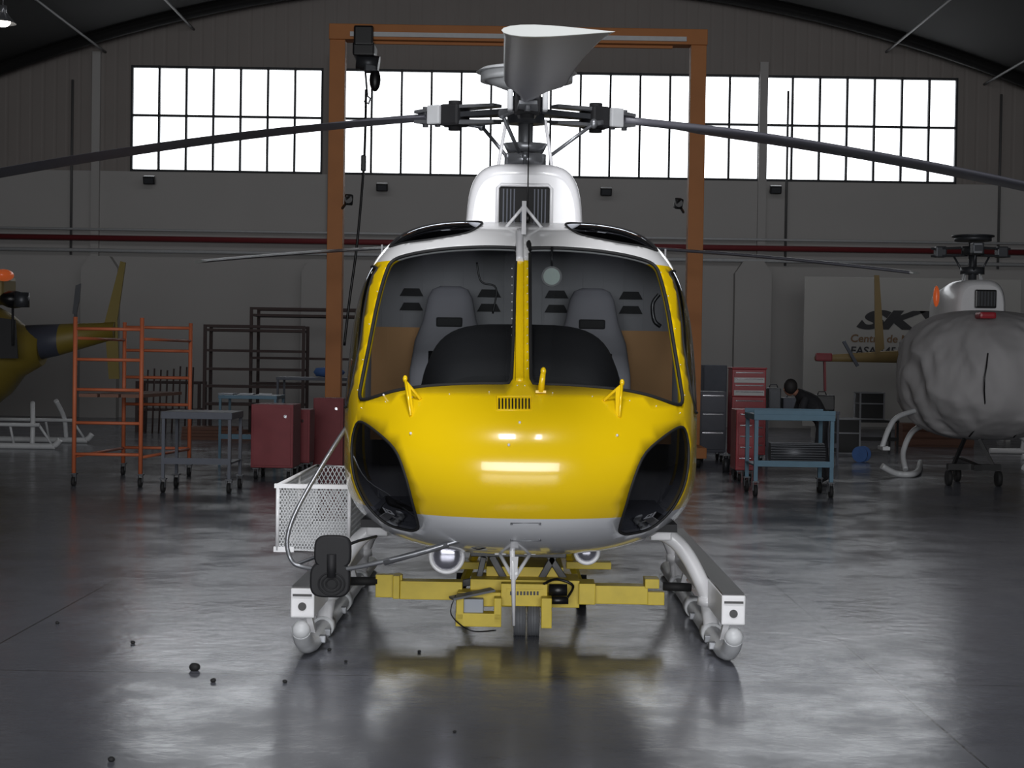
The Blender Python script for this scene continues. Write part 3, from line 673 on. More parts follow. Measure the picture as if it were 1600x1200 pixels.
for px,py in((233,281),(597,292),(947,299),(1212,296)):
    p=P(px,py,DW-.3); m=MB(); m.box(p,(.28,.12,.2),rot=(20,0,0),bev=.02,m=0); m.bar(p+Vector((0,.05,.0)),p+Vector((0,.3,.1)),.04,.04,m=0); m.box(p+Vector((0,-.07,-.03)),(.22,.01,.13),rot=(20,0,0),m=1)
    single(m,'floodlight','small black floodlight fixed under the windows','light',p,('black','dsteel'),group='wall floodlights')
for px,py in((545,312),(1060,318)):
    p=P(px,py,23.5); m=MB(); m.box(p,(.12,.1,.16),rot=(20,0,20),bev=.02); m.cyl(p+Vector((0,-.06,0)),p+Vector((0,-.02,0)),.06); m.bar(p,Vector((p.x+(-.14 if px<800 else .12),23.86,p.z-.1)),.03,.03)
    single(m,'spotlight','small dark spotlight clamped on the crane column','light',p,('black',),group='crane spotlights')
# ------------------------------------------------------------------ gantry crane
GD=24.0; gl=P(524,400,GD).x; gr=P(1085,400,GD).x; gt=P(800,44,GD).z
cr=thing('gantry_crane','tall orange steel gantry crane frame spanning behind the helicopter','crane',((gl+gr)/2,GD,0))
m=MB(); m.bb((gl-.13,GD-.15,gt-.24),(gr+.13,GD+.15,gt),bev=.01); m.bb((gl+.4,GD-.02,gt-.28),(gr-.4,GD+.02,gt-.24)); m.make('top_beam',cr,('orange',))
m=MB(); m.bb((gl+.2,GD-.19,gt-.2),(gr-.2,GD-.155,gt-.13)); m.make('rail',cr,('offwhite',),label='pale trolley rail')
for x in(gl,gr):
    m=MB(); m.bb((x-.12,GD-.12,.25),(x+.12,GD+.12,gt-.24),bev=.008); co=m.make('column',cr,('orange',))
    m=MB(); m.bb((x-.12,GD-1.0,.14),(x+.12,GD+1.0,.3),bev=.01); fo=m.make('base_foot',cr,('orange',))
    for y in(GD-.85,GD+.85):
        m=MB(); m.cyl((x-.04,y,.09),(x+.04,y,.09),.09,n=16); m.make('caster',fo,('rubber',))
hx=P(570,62,GD-.05).x
ho=thing('chain_hoist','dark electric chain hoist hanging from the crane beam','hoist',(hx,GD,gt-.36))
m=MB(); m.box((hx,GD-.24,gt-.2),(.3,.1,.3),bev=.03);m.box((hx,GD,gt-.4),(.34,.5,.2),bev=.03); m.make('trolley',ho,('black',))
m=MB(); m.cyl((hx-.12,GD,gt-.55),(hx+.22,GD,gt-.6),.13,n=20); m.box((hx+.1,GD,gt-.62),(.2,.24,.2),bev=.03); m.make('motor',ho,('dsteel',))
a=P(586,125,GD); m=MB(); m.ell((a.x,GD,a.z),(.09,.08,.18),12,k=8); m.cyl((a.x,GD,a.z),(a.x,GD,gt-.55),.05); m.make('chain_bag',ho,('black',))
m=MB(); b_=P(574,150,GD); m.tube([(hx,GD,gt-.6),b_,b_+Vector((.05,0,-.04)),b_+Vector((.02,0,-.12)),b_+Vector((-.05,0,-.08))],.018,6); m.make('hook',ho,('steel',))
m=MB(); m.tube(arc([P(572,140,GD-.2),P(569,250,GD-.3),P(558,380,GD-.4),P(546,470,GD-.4),P(538,540,GD-.4)]),.022,6); m.box(P(568,255,GD-.3),(.08,.08,.25),bev=.02); m.make('control_cable',ho,('black',),label='black hanging control cable')
# ------------------------------------------------------------------ workshop furniture
def caster(m_parent,x,y,r=.06,z=0):
    m=MB(); m.cyl((x-.02,y,z+r),(x+.02,y,z+r),r,n=16,m=0); m.bb((x-.03,y-.02,z+r),(x-.022,y+.02,z+2*r+.03),m=1); m.bb((x+.022,y-.02,z+r),(x+.03,y+.02,z+2*r+.03),m=1); m.bb((x-.04,y-.04,z+2*r+.03),(x+.04,y+.04,z+2*r+.045),m=1)
    m.make('caster',m_parent,('rubber','dsteel'))
def table(name,label,cat,x0,x1,D,dep,zt,mt,shelves=(),cast_=True,thick=.05,leg=.035,topm=None,cr=.06,group=None,rim=False):
    cx=(x0+x1)/2; r=thing(name,label,cat,(cx,D+dep/2,0),group)
    z0=2*cr+.045 if cast_ else 0
    m=MB(); m.bb((x0,D,zt-thick),(x1,D+dep,zt),bev=.005)
    if rim:
        m.bb((x0,D,zt),(x1,D+.02,zt+.05)); m.bb((x0,D+dep-.02,zt),(x1,D+dep,zt+.05))
    m.make('tabletop',r,(topm or mt,))
    for x in(x0+leg/2+.01,x1-leg/2-.01):
        for y in(D+leg/2+.01,D+dep-leg/2-.01):
            m=MB(); m.bb((x-leg/2,y-leg/2,z0),(x+leg/2,y+leg/2,zt-thick)); m.make('leg',r,(mt,))
            if cast_: caster(r,x,y,cr)
    for z in shelves:
        m=MB(); m.bb((x0+.015,D+.015,z-.02),(x1-.015,D+dep-.015,z)); m.bb((x0+.01,D,z-.02),(x1-.01,D+.012,z+.05)); m.make('shelf',r,(mt,))
    return r
def XR(px,D,py=680): return P(px,py,D).x
def ZR(px,py,D): return P(px,py,D).z
table('work_table','grey steel work table on casters','table',XR(251,17.5),XR(362,17.5),17.5,.75,ZR(305,644,17.5),'gtable',shelves=(.35,),thick=.08)
table('work_table','blue grey bench with papers on top','table',XR(340,22),XR(432,22),22,.8,ZR(390,618,22),'teal',shelves=(.4,),cast_=False)
table('work_table','grey bench with tools on top','table',XR(430,26),XR(560,26),26,.8,ZR(500,590,26),'gtable',shelves=(.5,),cast_=False)
zt=ZR(390,618,22)
for i,(px,w) in enumerate(((355,.22),(385,.2),(413,.18))):
    a=XR(px,22.3); m=MB(); m.box((a,22.35,zt+.012),(w,.26,.02),rot=(0,0,8*i-8)); single(m,'paper_stack','thin stack of pale papers on the bench','papers',(a,22.35,zt),('battery',),group='papers on the bench')
m=MB(); p=P(512,584,26.3); m.ell((p.x,26.3,ZR(500,590,26)+.09),(.26,.15,.09),14,k=8,fn=lambda q:q*(1+.15*math.sin(q.x*30)*math.cos(q.y*25))); single(m,'cloth_bundle','crumpled blue cloth lying on the bench','cloth',(p.x,26.3,ZR(500,590,26)),('blue',))
# scaffold
SD=18.2; x0,x1=XR(116,SD),XR(220,SD); SD2=20.0; xb0,xb1=XR(193,SD2),XR(296,SD2)
sc=thing('scaffold_tower','orange rolling scaffold tower with ladder frames on casters','scaffold',((x0+xb1)/2,SD+.8,0))
zt=ZR(116,495,SD); zt2=ZR(290,505,SD2)
def ladder(xa,xb,D,zt,rungs):
    m=MB()
    for x in(xa,xb): m.cyl((x,D,.15),(x,D,zt),.026,n=10)
    for z in rungs: m.cyl((xa,D,z),(xb,D,z),.02,n=8)
    m.make('ladder_frame',sc,('orange2',))
    for x in(xa,xb): caster(sc,x,D,.055)
ladder(x0,x1,SD,zt,[ZR(160,y,SD) for y in(514,562,609,661,710)])
ladder(xb0,xb1,SD2,zt2,[ZR(250,y,SD2) for y in(512,548,590,632,700)])
for (a,b_) in((x0,xb0),(x1,xb1)):
    for z in(.35,zt-.25): m=MB(); m.cyl((a,SD,z),(b_,SD2,z),.018,n=8); m.make('brace',sc,('orange2',))
z=ZR(230,622,SD); 
for i in range(3): 
    m=MB(); m.prism([(x0+.04+i*.25,SD+.03,z),(x0+.26+i*.25,SD+.03,z),(xb0+.26+i*.25,SD2-.03,z),(xb0+.04+i*.25,SD2-.03,z)],(0,0,.04)); m.make('platform_board',sc,('wood',))
def rack(label,px0,px1,D,dep,ys,pyt,mt='brown'):
    x0,x1=XR(px0,D,560),XR(px1,D,560); zt=ZR((px0+px1)/2,pyt,D)
    r=thing('shelving_rack',label,'shelf',((x0+x1)/2,D+dep/2,0))
    m=MB()
    for x in(x0,x1):
        for y in(D,D+dep): m.bb((x-.03,y-.03,0),(x+.03,y+.03,zt))
    m.bb((x0,D-.02,zt-.05),(x1,D+.02,zt)); m.bb((x0,D+dep-.02,zt-.05),(x1,D+dep+.02,zt)); m.make('rack_frame',r,(mt,))
    for y in ys:
        z=ZR((px0+px1)/2,y,D); m=MB(); m.bb((x0+.03,D-.03,z-.03),(x1-.03,D+dep+.03,z+.02)); m.make('shelf',r,(mt,))
    return r,x0,x1
r1=rack('dark brown steel shelving rack with narrow shelves',320,474,30,.6,(516,548,577,604,632),508)
r2=rack('tall dark steel shelving frame beside the crane column',392,556,31.5,.9,(493,560,600),481)
r3=rack('low dark rack with upright pipes',215,312,31,.6,(640,),596)
for i in range(9):
    x=r3[1]+.1+i*.13; m=MB(); m.cyl((x,30.8,0),(x,30.94,1.25+.1*random.random()),.018,n=8); single(m,'upright_pipe','thin upright pipe leaning on the low rack','pipe',(x,30.8,0),('brown',),group='pipes leaning on the rack')
a=XR(290,28.9);b_=XR(400,28.9)
for i in range(4): 
    m=MB(); m.bb((a,28.5+i*.02,i*.06),(b_-.1*i,29.2,.055+i*.06)); single(m,'wooden_board','brown wooden board in a low stack','board',((a+b_)/2,28.9,i*.06),('wood',),group='stacked boards')
def cabinet(label,px0,px1,pyt,D,dep,mt,nd,cats='tool cabinet',plain=False,cast_=True,zt=None):
    x0,x1=XR(px0,D),XR(px1,D); zt=zt or ZR((px0+px1)/2,pyt,D); z0=.15 if cast_ else 0
    r=thing('tool_cabinet',label,cats,((x0+x1)/2,D+dep/2,0))
    m=MB(); m.bb((x0,D,z0),(x1,D+dep,zt),bev=.01); 
    m.make('body',r,(mt,))
    if not plain:
        h=(zt-z0-.08)/nd
        for i in range(nd):
            z=z0+.04+i*h; m=MB(); m.bb((x0+.03,D-.015,z+.008),(x1-.03,D-.0,z+h-.008),bev=.003); d=m.make('drawer',r,(mt,))
            m=MB(); m.bb((x0+.05,D-.035,z+h-.03),(x1-.05,D-.015,z+h-.015)); m.make('handle',d,('chrome',),label='chrome drawer handle')
    else:
        m=MB(); m.bb((x0+.03,D-.012,z0+.03),(x1-.03,D,zt-.04),bev=.003); d=m.make('panel',r,(mt,)); m=MB(); m.cyl((x1-.1,D-.012,zt-.15),(x1-.1,D-.03,zt-.15),.02); m.make('knob',d,('chrome',))
    if cast_:
        for x in(x0+.06,x1-.06):
            for y in(D+.06,D+dep-.06): caster(r,x,y,.05)
    return r,x0,x1,zt
cabinet('dull red tool trolley with flat side panel on casters',392,458,632,19.6,.7,'dred',1,plain=True)
cabinet('dark red bin cabinet beside the crane column',489,536,622,22.0,.45,'dred',1,plain=True,cast_=False)
cabinet('narrow dark red locker beside the trolley',462,484,640,20.6,.5,'dred',1,plain=True)
c1=cabinet('red rolling tool chest with many drawers',1143,1196,620,24.0,.5,'red',6)
z=c1[3]; x0,x1=c1[1],c1[2]; zt=ZR(1165,574,24.0)
tc_=thing('tool_chest','red top tool chest with white drawer fronts on the cabinet','tool chest',((x0+x1)/2,24.25,z))
m=MB(); m.bb((x0,24.03,z),(x1,24.48,zt-.03),bev=.01); m.bb((x0-.01,24.0,zt-.03),(x1+.01,24.5,zt),bev=.01); m.make('body',tc_,('red',))
for i in range(4):
    zz=z+.02+i*(zt-z-.06)/4; m=MB(); m.bb((x0+.03,24.01,zz),(x1-.03,24.03,zz+(zt-z-.06)/4-.02)); d=m.make('drawer',tc_,('red' if i%2 else 'drawerw',))
    m=MB(); m.bb((x0+.05,23.99,zz+.05),(x1-.05,24.01,zz+.065)); m.make('handle',d,('chrome',))
cabinet('dark steel cabinet beside the red tool chest',1092,1134,612,24.5,.6,'gtable',3)
cabinet('red trolley with chrome pulls beside the teal cart',1150,1180,640,20.5,.5,'red',5)
m=MB(); a=P(1100,570,33); m.bb((a.x,33,0),(a.x+.5,33.5,a.z),bev=.02); m.bb((a.x+.02,32.98,.1),(a.x+.48,33,a.z-.1)); single(m,'locker','grey metal locker by the back wall','locker',(a.x+.25,33.2,0),('gtable',))
table('tool_cart','teal steel cart with shelves on casters','cart',XR(1178,18.2),XR(1305,18.2),18.2,.75,ZR(1240,648,18.2),'teal',shelves=(.38,),rim=True,thick=.07,leg=.045,cr=.07)
m=MB(); zc=.38+.13; xa,xb=XR(1205,18.4),XR(1290,18.4); m.cyl((xa,18.5,zc),(xb,18.5,zc),.12,n=24)
for i in range(24): 
    t=2*math.pi*i/24; m.bar((xa,18.5+.122*math.cos(t),zc+.122*math.sin(t)),(xb,18.5+.122*math.cos(t),zc+.122*math.sin(t)),.006,.006)
single(m,'mesh_roll','roll of grey wire mesh lying on the cart shelf','roll',((xa+xb)/2,18.5,.39),('dsteel',))
table('workbench','grey workbench with clutter beside the cabinets','table',XR(1196,24),XR(1312,24),24,.8,.85,'gtable',shelves=(.3,),cast_=False)
for i,(px,w,h,mt) in enumerate(((1284,.35,.25,'black'),(1236,.3,.2,'gtable'),(1208,.2,.35,'dsteel'))):
    a=XR(px,24.3); m=MB(); m.bb((a-w/2,24.2,.85),(a+w/2,24.5,.85+h),bev=.02); m.bb((a-w/2+.02,24.18,.85+.03),(a+w/2-.02,24.2,.85+h-.06)); m.tube([(a-.07,24.35,.85+h),(a-.05,24.35,.9+h),(a+.05,24.35,.9+h),(a+.07,24.35,.85+h)],.01,6); single(m,'equipment_case',{'black':'black equipment case with handle on the workbench','gtable':'grey equipment case on the workbench','dsteel':'tall dark steel case on the workbench'}[mt],'case',(a,24.35,.85),(mt,))
# flight cases
def flight(a,y,w,z0,z1,lab):
    fc=thing('flight_case',lab,'case',(a,y+.25,z0)); h=w/2
    m=MB(); m.bb((a-h,y,z0),(a+h,y+.5,z1),bev=.005); m.make('body',fc,('black',))
    m=MB()
    for x in(-h,h):
        for yy in(0.01,.49): m.bb((a+x-.015,y+yy-.015,z0),(a+x+.015,y+yy+.015,z1+.01))
    for z in(z0+.015,(z0*.4+z1*.6),z1): 
        for yy in(-.008,.50): m.bb((a-h-.012,y+yy-.008,z-.012),(a+h+.012,y+yy+.008,z+.012))
        for x in(-h-.005,h+.005): m.bb((a+x-.008,y-.01,z-.012),(a+x+.008,y+.5,z+.012))
    m.make('edge_trim',fc,('steel',),label='silver metal edging')
y=28.5; a=XR(1362,y); z0=ZR(1362,656,y); z1=ZR(1362,614,y)
table('work_table','low black table carrying a flight case','table',a-.4,a+.5,y-.05,.65,z0,'black',shelves=(.2,),cast_=False)
flight(a,y,.44,z0,z1,'black flight case with silver edges on a low table')
flight(XR(1326,27.2),27.2,.4,0,.62,'black flight case with silver edges standing on the floor')
a=P(1450,680,30); m=MB(); m.bb((a.x-.5,30,0),(a.x+.9,30.6,.45),bev=.01)
for i in range(3): m.bb((a.x-.5,29.98,.05+i*.14),(a.x+.9,30,.15+i*.14))
single(m,'wooden_crate','low reddish wooden crate by the back wall','crate',(a.x+.2,30.3,0),('wood',))
p=FL(1346,722); m=MB(); y=p.y; r=.13
m.cyl((p.x-.09,y,r),(p.x-.07,y,r),r,n=24,m=0); m.cyl((p.x+.07,y,r),(p.x+.09,y,r),r,n=24,m=0); m.cyl((p.x-.07,y,r),(p.x+.07,y,r),.08,n=20,m=1)
R_=Matrix.Rotation(math.radians(55),3,'Z')
for i,v in enumerate(m.v): m.v[i]=Vector((p.x,y,0))+R_@(v-Vector((p.x,y,0)))
single(m,'cable_reel','small blue cable reel lying on the floor','reel',(p.x,y,0),('blue','dred'))
p=FL(1134,738); 
for dx in(0,.13):
    m=MB(); m.cyl((p.x+dx,p.y,0),(p.x+dx,p.y,.2),.05,n=16); m.cyl((p.x+dx,p.y,.2),(p.x+dx,p.y,.24),.035,n=16); single(m,'canister','small grey metal canister on the floor','canister',(p.x+dx,p.y,0),('dsteel',),group='floor canisters')
# person
pp=P(1238,604,20.2)
per=thing('person','person in a dark jacket bending over behind the cart','person',(pp.x+.2,20.3,0))
ox,oy=pp.x,20.25
J=[(ox+.42,oy+.1,.88),(ox+.3,oy+.08,1.05),(ox+.17,oy+.03,1.17),(ox+.07,oy,1.21),
   (ox+.42,oy-.02,.84),(ox+.36,oy-.05,.46),(ox+.44,oy,.08),(ox+.36,oy-.12,.04),
   (ox+.44,oy+.22,.84),(ox+.48,oy+.22,.46),(ox+.55,oy+.27,.08),(ox+.45,oy+.2,.04),
   (ox+.15,oy-.15,1.12),(ox+.08,oy-.22,.9),(ox-.08,oy-.28,.95),(ox+.17,oy+.22,1.12),(ox+.1,oy+.3,.9),(ox-.05,oy+.2,.93)]
E=[(0,1),(1,2),(2,3),(0,4),(4,5),(5,6),(6,7),(0,8),(8,9),(9,10),(10,11),(2,12),(12,13),(13,14),(2,15),(15,16),(16,17)]
Rr=[.14,.14,.13,.06,.09,.065,.045,.04,.09,.065,.045,.04,.06,.045,.03,.06,.045,.03]
me=bpy.data.meshes.new('body'); off=OFF[per.name]; me.from_pydata([tuple(Vector(j)-off) for j in J],E,[]); me.materials.append(M['jacket'])
bo=bpy.data.objects.new('body',me); COL.objects.link(bo); bo.parent=per
sk=bo.modifiers.new('skin','SKIN'); 
for i,r in enumerate(Rr): me.skin_vertices[0].data[i].radius=(r,r)
me.skin_vertices[0].data[0].use_root=True
ss=bo.modifiers.new('sub','SUBSURF'); ss.levels=2; ss.render_levels=2
m=MB(); m.ell((ox-.02,oy+.02,1.26),(.08,.085,.10),16,k=10); m.ell((ox-.03,oy+.11,1.25),(.014,.02,.02),8,k=6); m.ell((ox-.1,oy+.0,1.25),(.01,.018,.025),8,k=6); m.ell((ox+.06,oy+.0,1.25),(.01,.018,.025),8,k=6); m.cyl((ox+.07,oy,1.2),(ox,oy,1.24),.05,n=12); m.make('head',per,('skin',))
m=MB(); m.ell((ox-.015,oy-.012,1.285),(.092,.088,.105),16,k=10); m.make('hair',per,('hair',),label='short dark hair')
for (hx_,hy_,hz_) in((ox-.08,oy-.28,.95),(ox-.05,oy+.2,.93)):
    m=MB(); m.ell((hx_-.03,hy_,hz_),(.05,.035,.02),10,k=6)
    for i in range(4): m.tube([(hx_-.06,hy_-.027+i*.018,hz_),(hx_-.1,hy_-.03+i*.02,hz_-.01),(hx_-.125+abs(i-1.5)*.008,hy_-.03+i*.02,hz_-.03)],[.009,.008,.007],6)
    m.tube([(hx_-.02,hy_-.03,hz_),(hx_-.05,hy_-.06,hz_-.02)],[.01,.008],6); m.make('hand',per,('skin',))
# ------------------------------------------------------------------ sign board
SDp=33.0; a=P(1258,432,SDp); b_=P(1592,640,SDp)
sg=thing('sign_board','large white company sign board standing on the floor','sign',((a.x+b_.x)/2,SDp,0))
m=MB(); m.bb((a.x,SDp,.25),(b_.x,SDp+.08,a.z),bev=.01)
for x in(a.x+.3,b_.x-.3): m.bb((x-.05,SDp-.25,0),(x+.05,SDp+.35,.27))
m.make('board',sg,('sign',))
def text(s,px,py,D,hpx,parent,mt,shear=0,offs=0,sx=1,yoff=-.01):
    c=bpy.data.curves.new('t','FONT'); c.body=s; c.size=hpx/ (F/D)/.72; c.shear=shear; c.offset=offs; c.extrude=.004; c.fill_mode='BOTH'
    o=bpy.data.objects.new('t',c); COL.objects.link(o); dg=bpy.context.evaluated_depsgraph_get(); dg.update(); me=bpy.data.meshes.new_from_object(o.evaluated_get(dg)); bpy.data.objects.remove(o)
    p=P(px,py,D); off=OFF[parent.name]
    for v in me.vertices:
        x,y,z=v.co; v.co=Vector((p.x+x*sx,D+yoff-z,p.z+y))-off
    me.materials.clear(); me.materials.append(M[mt]); o=bpy.data.objects.new('lettering',me); COL.objects.link(o); o.parent=parent; return o
t1=text('SKY',1338,512,SDp,27,sg,'ink',shear=.4,offs=.03,sx=2.0); t1['label']='bold slanted SKY lettering'
text('Centro de Mantenimiento',1328,534,SDp,12,sg,'inkb',shear=.1,offs=.004,sx=1.05)['label']='brown line of lettering'
text('EASA 145',1328,553,SDp,12,sg,'ink',shear=.1,offs=.004,sx=1.05)['label']='dark line of lettering'
# ------------------------------------------------------------------ covered helicopter
RD=21.0; c=P(1546,584,RD); base=Vector((c.x,RD,0))
hc=thing('helicopter','white helicopter with its cabin wrapped in a grey fabric cover','helicopter',base)
def fold(q):
    d=q.normalized(); a=math.atan2(q.y,q.x)
    r1=(1-abs(noise.noise(Vector((d.x*1.8,d.y*1.8,d.z*.9+2))))*2)
    r2=(1-abs(noise.noise(Vector((d.x*4.0+d.z*1.5,d.y*4.0,d.z*1.2+5))))*2)
    r3=(1-abs(noise.noise(Vector((d.x*8.0-d.z*3,d.y*8.0,d.z*3+8))))*2)
    e=1+.07*(r1-.6)+.05*(r2-.6)+.022*(r3-.6)
    if q.z<-.2: e+=.035*math.sin(13*a+2*q.z)*min(1,(-q.z-.2)*2)
    return Vector((q.x*e,q.y*e,q.z*(1 if q.z<0 else .95)))
m=MB(); m.ell((c.x,RD+.3,c.z),(1.12,1.3,.92),130,k=90,fn=lambda q:fold(Vector((math.copysign(abs(q.x/1.12)**.72,q.x)*1.12,q.y,math.copysign(abs(q.z/.92)**.75,q.z)*.92)))); m.make('fabric_cover',hc,('tarp',),label='wrinkled grey fabric cover')
for t in(-.35,.25):
    m=MB(); m.tube([(c.x+t+.05*math.sin(i),RD-1.06*math.cos(i*.26-1.3)-.02,c.z-.85+i*.16) for i in range(8)],.01,5); m.make('cover_strap',hc,('black',))
q=P(1520,466,RD+1.2); m=MB()
def rr(y,w,h,cx=q.x,cz=q.z): return [Vector((cx+w*math.copysign(abs(math.cos(t))**.6,math.cos(t)),y,cz-.25+h*math.copysign(abs(math.sin(t))**.6,math.sin(t)))) for t in [2*math.pi*i/32 for i in range(32)]]
m.loft([rr(RD+.75,.3,.42),rr(RD+.85,.36,.5),rr(RD+1.5,.38,.52),rr(RD+2.4,.3,.42)]); cw2=m.make('engine_cowling',hc,('white',))
m=MB(); a=P(1540,467,RD+.7); m.box(a,(.3,.06,.26),bev=.02); 
for i in range(6): m.box(a+Vector((-.11+i*.045,-.035,0)),(.02,.02,.2),m=1)
m.make('air_intake',cw2,('black','dsteel'))
m=MB(); m.ell(P(1463,463,RD+.6),(.045,.05,.15),12,k=8); m.make('beacon',hc,('orglow',),label='glowing orange beacon')
m=MB(); m.box(P(1540,493,RD-.5),(.22,.25,.09),bev=.03); m.make('red_cap',hc,('red',))
hq=P(1520,392,RD+1.3)
m=MB(); m.cyl((hq.x,hq.y,hq.z-.55),(hq.x,hq.y,hq.z+.12),.06,n=16); m.cyl((hq.x,hq.y,hq.z-.34),(hq.x,hq.y,hq.z-.24),.17,n=20); m.cyl((hq.x,hq.y,hq.z-.06),(hq.x,hq.y,hq.z+.06),.16,n=20); m.cyl((hq.x,hq.y,hq.z+.14),(hq.x,hq.y,hq.z+.2),.26,n=24); m.cyl((hq.x,hq.y,hq.z+.2),(hq.x,hq.y,hq.z+.22),.3,n=24)
mh=m.make('rotor_mast',hc,('dsteel',))
for i in range(3):
    t=.35+i*2*math.pi/3; d=Vector((math.cos(t),math.sin(t),0)); m=MB(); m.bar(hq+d*.1+Vector((0,0,.05)),hq+d*.62+Vector((0,0,.05)),.11,.03); m.bar(hq+d*.1-Vector((0,0,.06)),hq+d*.62-Vector((0,0,.06)),.11,.03); m.box(hq+d*.5,(.16,.16,.16),bev=.02); m.cyl(hq+d*.3+Vector((0,0,-.05)),hq+d*.15+Vector((0,0,-.3)),.015); m.make('rotor_arm',hc,('dsteel',))
for i in range(4):
    t=i*1.57+.4; m=MB(); m.cyl((hq.x+.22*math.cos(t),hq.y+.2*math.sin(t),hq.z-.6),(hq.x+.14*math.cos(t),hq.y+.14*math.sin(t),hq.z-.28),.014,n=8); m.make('control_rod',mh,('offwhite',))
g1=FL(1412,745)
for (x,yy) in((g1.x,g1.y),(g1.x+2.1,g1.y+.3)):
    m=MB(); m.tube(arc([(x-.35,yy-.15,.16),(x-.12,yy-.1,.05),(x+.2,yy+.1,.05),(x+.9,yy+2.5,.05)]),.045,10); m.make('skid',hc,('offwhite',))
m=MB(); m.tube(arc([(g1.x+.1,g1.y+.3,.08),(g1.x+.12,g1.y+.5,.35),(g1.x+.35,g1.y+.6,.68),(c.x,g1.y+.6,.72),(c.x+.9,g1.y+.6,.6),(g1.x+2.2,g1.y+.7,.08)]),.04,10); m.make('cross_tube',hc,('offwhite',))
m=MB(); m.tube(arc([P(1378,700,20.5),P(1388,672,20.6),P(1402,652,20.8),P(1435,640,21.2)]),.035,10); m.box(P(1381,700,20.5),(.1,.3,.05),bev=.01); m.make('step_tube',hc,('offwhite',))
p=P(1515,700,20.6); gd=thing('ground_dolly','black wheeled dolly under the covered helicopter','dolly',(p.x,20.5,0))
m=MB(); m.bar((p.x-.35,20.4,.25),(p.x+.35,20.4,.25),.1,.08); m.bar((p.x,20.2,.25),(p.x,21.2,.3),.1,.08)
for s in(-1,1): m.bar((p.x+s*.3,20.4,.2),(p.x+s*.1,20.5,.62),.04,.04)
m.make('frame',gd,('black',))
for s in(-1,1): m=MB(); m.cyl((p.x+s*.33-.03,20.4,.1),(p.x+s*.33+.03,20.4,.1),.1,n=16); m.make('wheel',gd,('rubber',))
m=MB(); m.cyl((p.x-.03,21.15,.1),(p.x+.03,21.15,.1),.1,n=16); m.bar((p.x,21.15,.1),(p.x,21.15,.3),.09,.04); m.make('wheel',gd,('rubber',))
# tail of another yellow helicopter
TD=26.0; a=P(1275,560,TD); b_=P(1425,553,TD)
ht=thing('helicopter','tail boom of a pale yellow helicopter parked beside the sign','helicopter',(b_.x+1,TD+1,0))
paley=mat('pale_ochre',(132,112,70),0.6,0,0.1,4)
m=MB(); m.cyl((a.x,TD,a.z),(b_.x+1.2,TD+1.2,b_.z),.05,.16,n=20); m.make('tail_boom',ht,(paley,))
m=MB(); t=P(1372,430,TD); m.prism([Vector((t.x-.06,TD,t.z)),Vector((t.x+.02,TD,t.z)),P(1382,545,TD),P(1368,553,TD)],(0,.04,0)); m.make('tail_fin',ht,(paley,))
m=MB(); m.box(P(1287,558,TD-.05),(.28,.12,.14),bev=.03,m=0); m.bar(P(1288,565,TD-.05),P(1289,611,TD-.05),.03,.1,m=0); m.make('tail_rotor',ht,('dred','black'),label='tail rotor wrapped in a dark red cover')
m=MB(); m.bar(P(1318,533,TD),P(1340,572,TD),.06,.05); m.make('tail_guard',ht,('gtable',))
m=MB(); x=b_.x+1.2; m.loft([[Vector((x+dx,TD+1.2+w*math.cos(t_),1.5+h*math.sin(t_))) for t_ in [2*math.pi*i/20 for i in range(20)]] for dx,w,h in((-.1,.15,.15),(.6,.5,.6),(1.6,.8,.9),(3,.8,.85),(4,.4,.4))]); m.make('fuselage',ht,(paley,))
for s in(-.9,.9):
    m=MB(); m.tube([(x+.8,TD+1.2+s,.05),(x+3.6,TD+1.2+s,.05)],.05,8); m.tube(arc([(x+1.4,TD+1.2+s,.05),(x+1.4,TD+1.2+s*.8,.5),(x+1.4,TD+1.2+s*.4,.75)]),.04,8); m.tube(arc([(x+2.8,TD+1.2+s,.05),(x+2.8,TD+1.2+s*.8,.5),(x+2.8,TD+1.2+s*.4,.75)]),.04,8); m.make('skid',ht,('white',))
# ------------------------------------------------------------------ left yellow helicopter
LD=23.5; a=P(-20,540,LD)
hl=thing('helicopter','yellow and blue-grey helicopter seen from its side beside the scaffold','helicopter',(a.x-1,LD,0))
bx=a.x-.9
m=MB()
def er(x,w,zc,h,n=28): return [Vector((x,LD+w*math.cos(t),zc+h*math.sin(t))) for t in [2*math.pi*i/n for i in range(n)]]
e0=P(36,540,LD).x
m.loft([er(bx-3,.3,1.2,.3),er(bx-2.4,.8,1.3,.7),er(bx-1,.93,1.45,.95),er(bx,.93,1.45,.95),er(e0-.55,.8,1.5,.85),er(e0-.2,.6,1.55,.62),er(e0,.42,1.6,.40),er(e0+.3,.3,1.66,.28)]); m.make('fuselage',hl,('shadeyellow',))
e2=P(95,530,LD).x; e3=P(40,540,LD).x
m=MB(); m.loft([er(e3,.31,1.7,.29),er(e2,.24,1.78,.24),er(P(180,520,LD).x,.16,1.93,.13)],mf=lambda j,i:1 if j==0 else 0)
m.make('tail_boom',hl,('shadeyellow','bluegrey'),label='tail boom, blue-grey then yellow')
m=MB(); m.prism([P(188,408,LD),P(196,410,LD),P(183,500,LD),P(186,592,LD),P(170,592,LD),P(163,505,LD)],(0,.05,0)); m.make('tail_fin',hl,('shadeyellow',))
m=MB(); m.prism([P(118,446,LD-.1),P(126,443,LD-.1),P(124,468,LD-.1),P(119,492,LD-.1),P(113,490,LD-.1)],(0,.03,0)); m.bar(P(118,490,LD-.1),P(120,530,LD-.05),.04,.04); m.make('antenna_fin',hl,('dsteel',))
m=MB(); m.ell(P(22,468,LD-.9),(.2,.3,.13),14,k=8,m=0); m.cyl(P(34,457,LD-1.1),P(34,480,LD-1.1),.11,n=20,m=1); m.make('search_lamp',hl,('black','dsteel'))
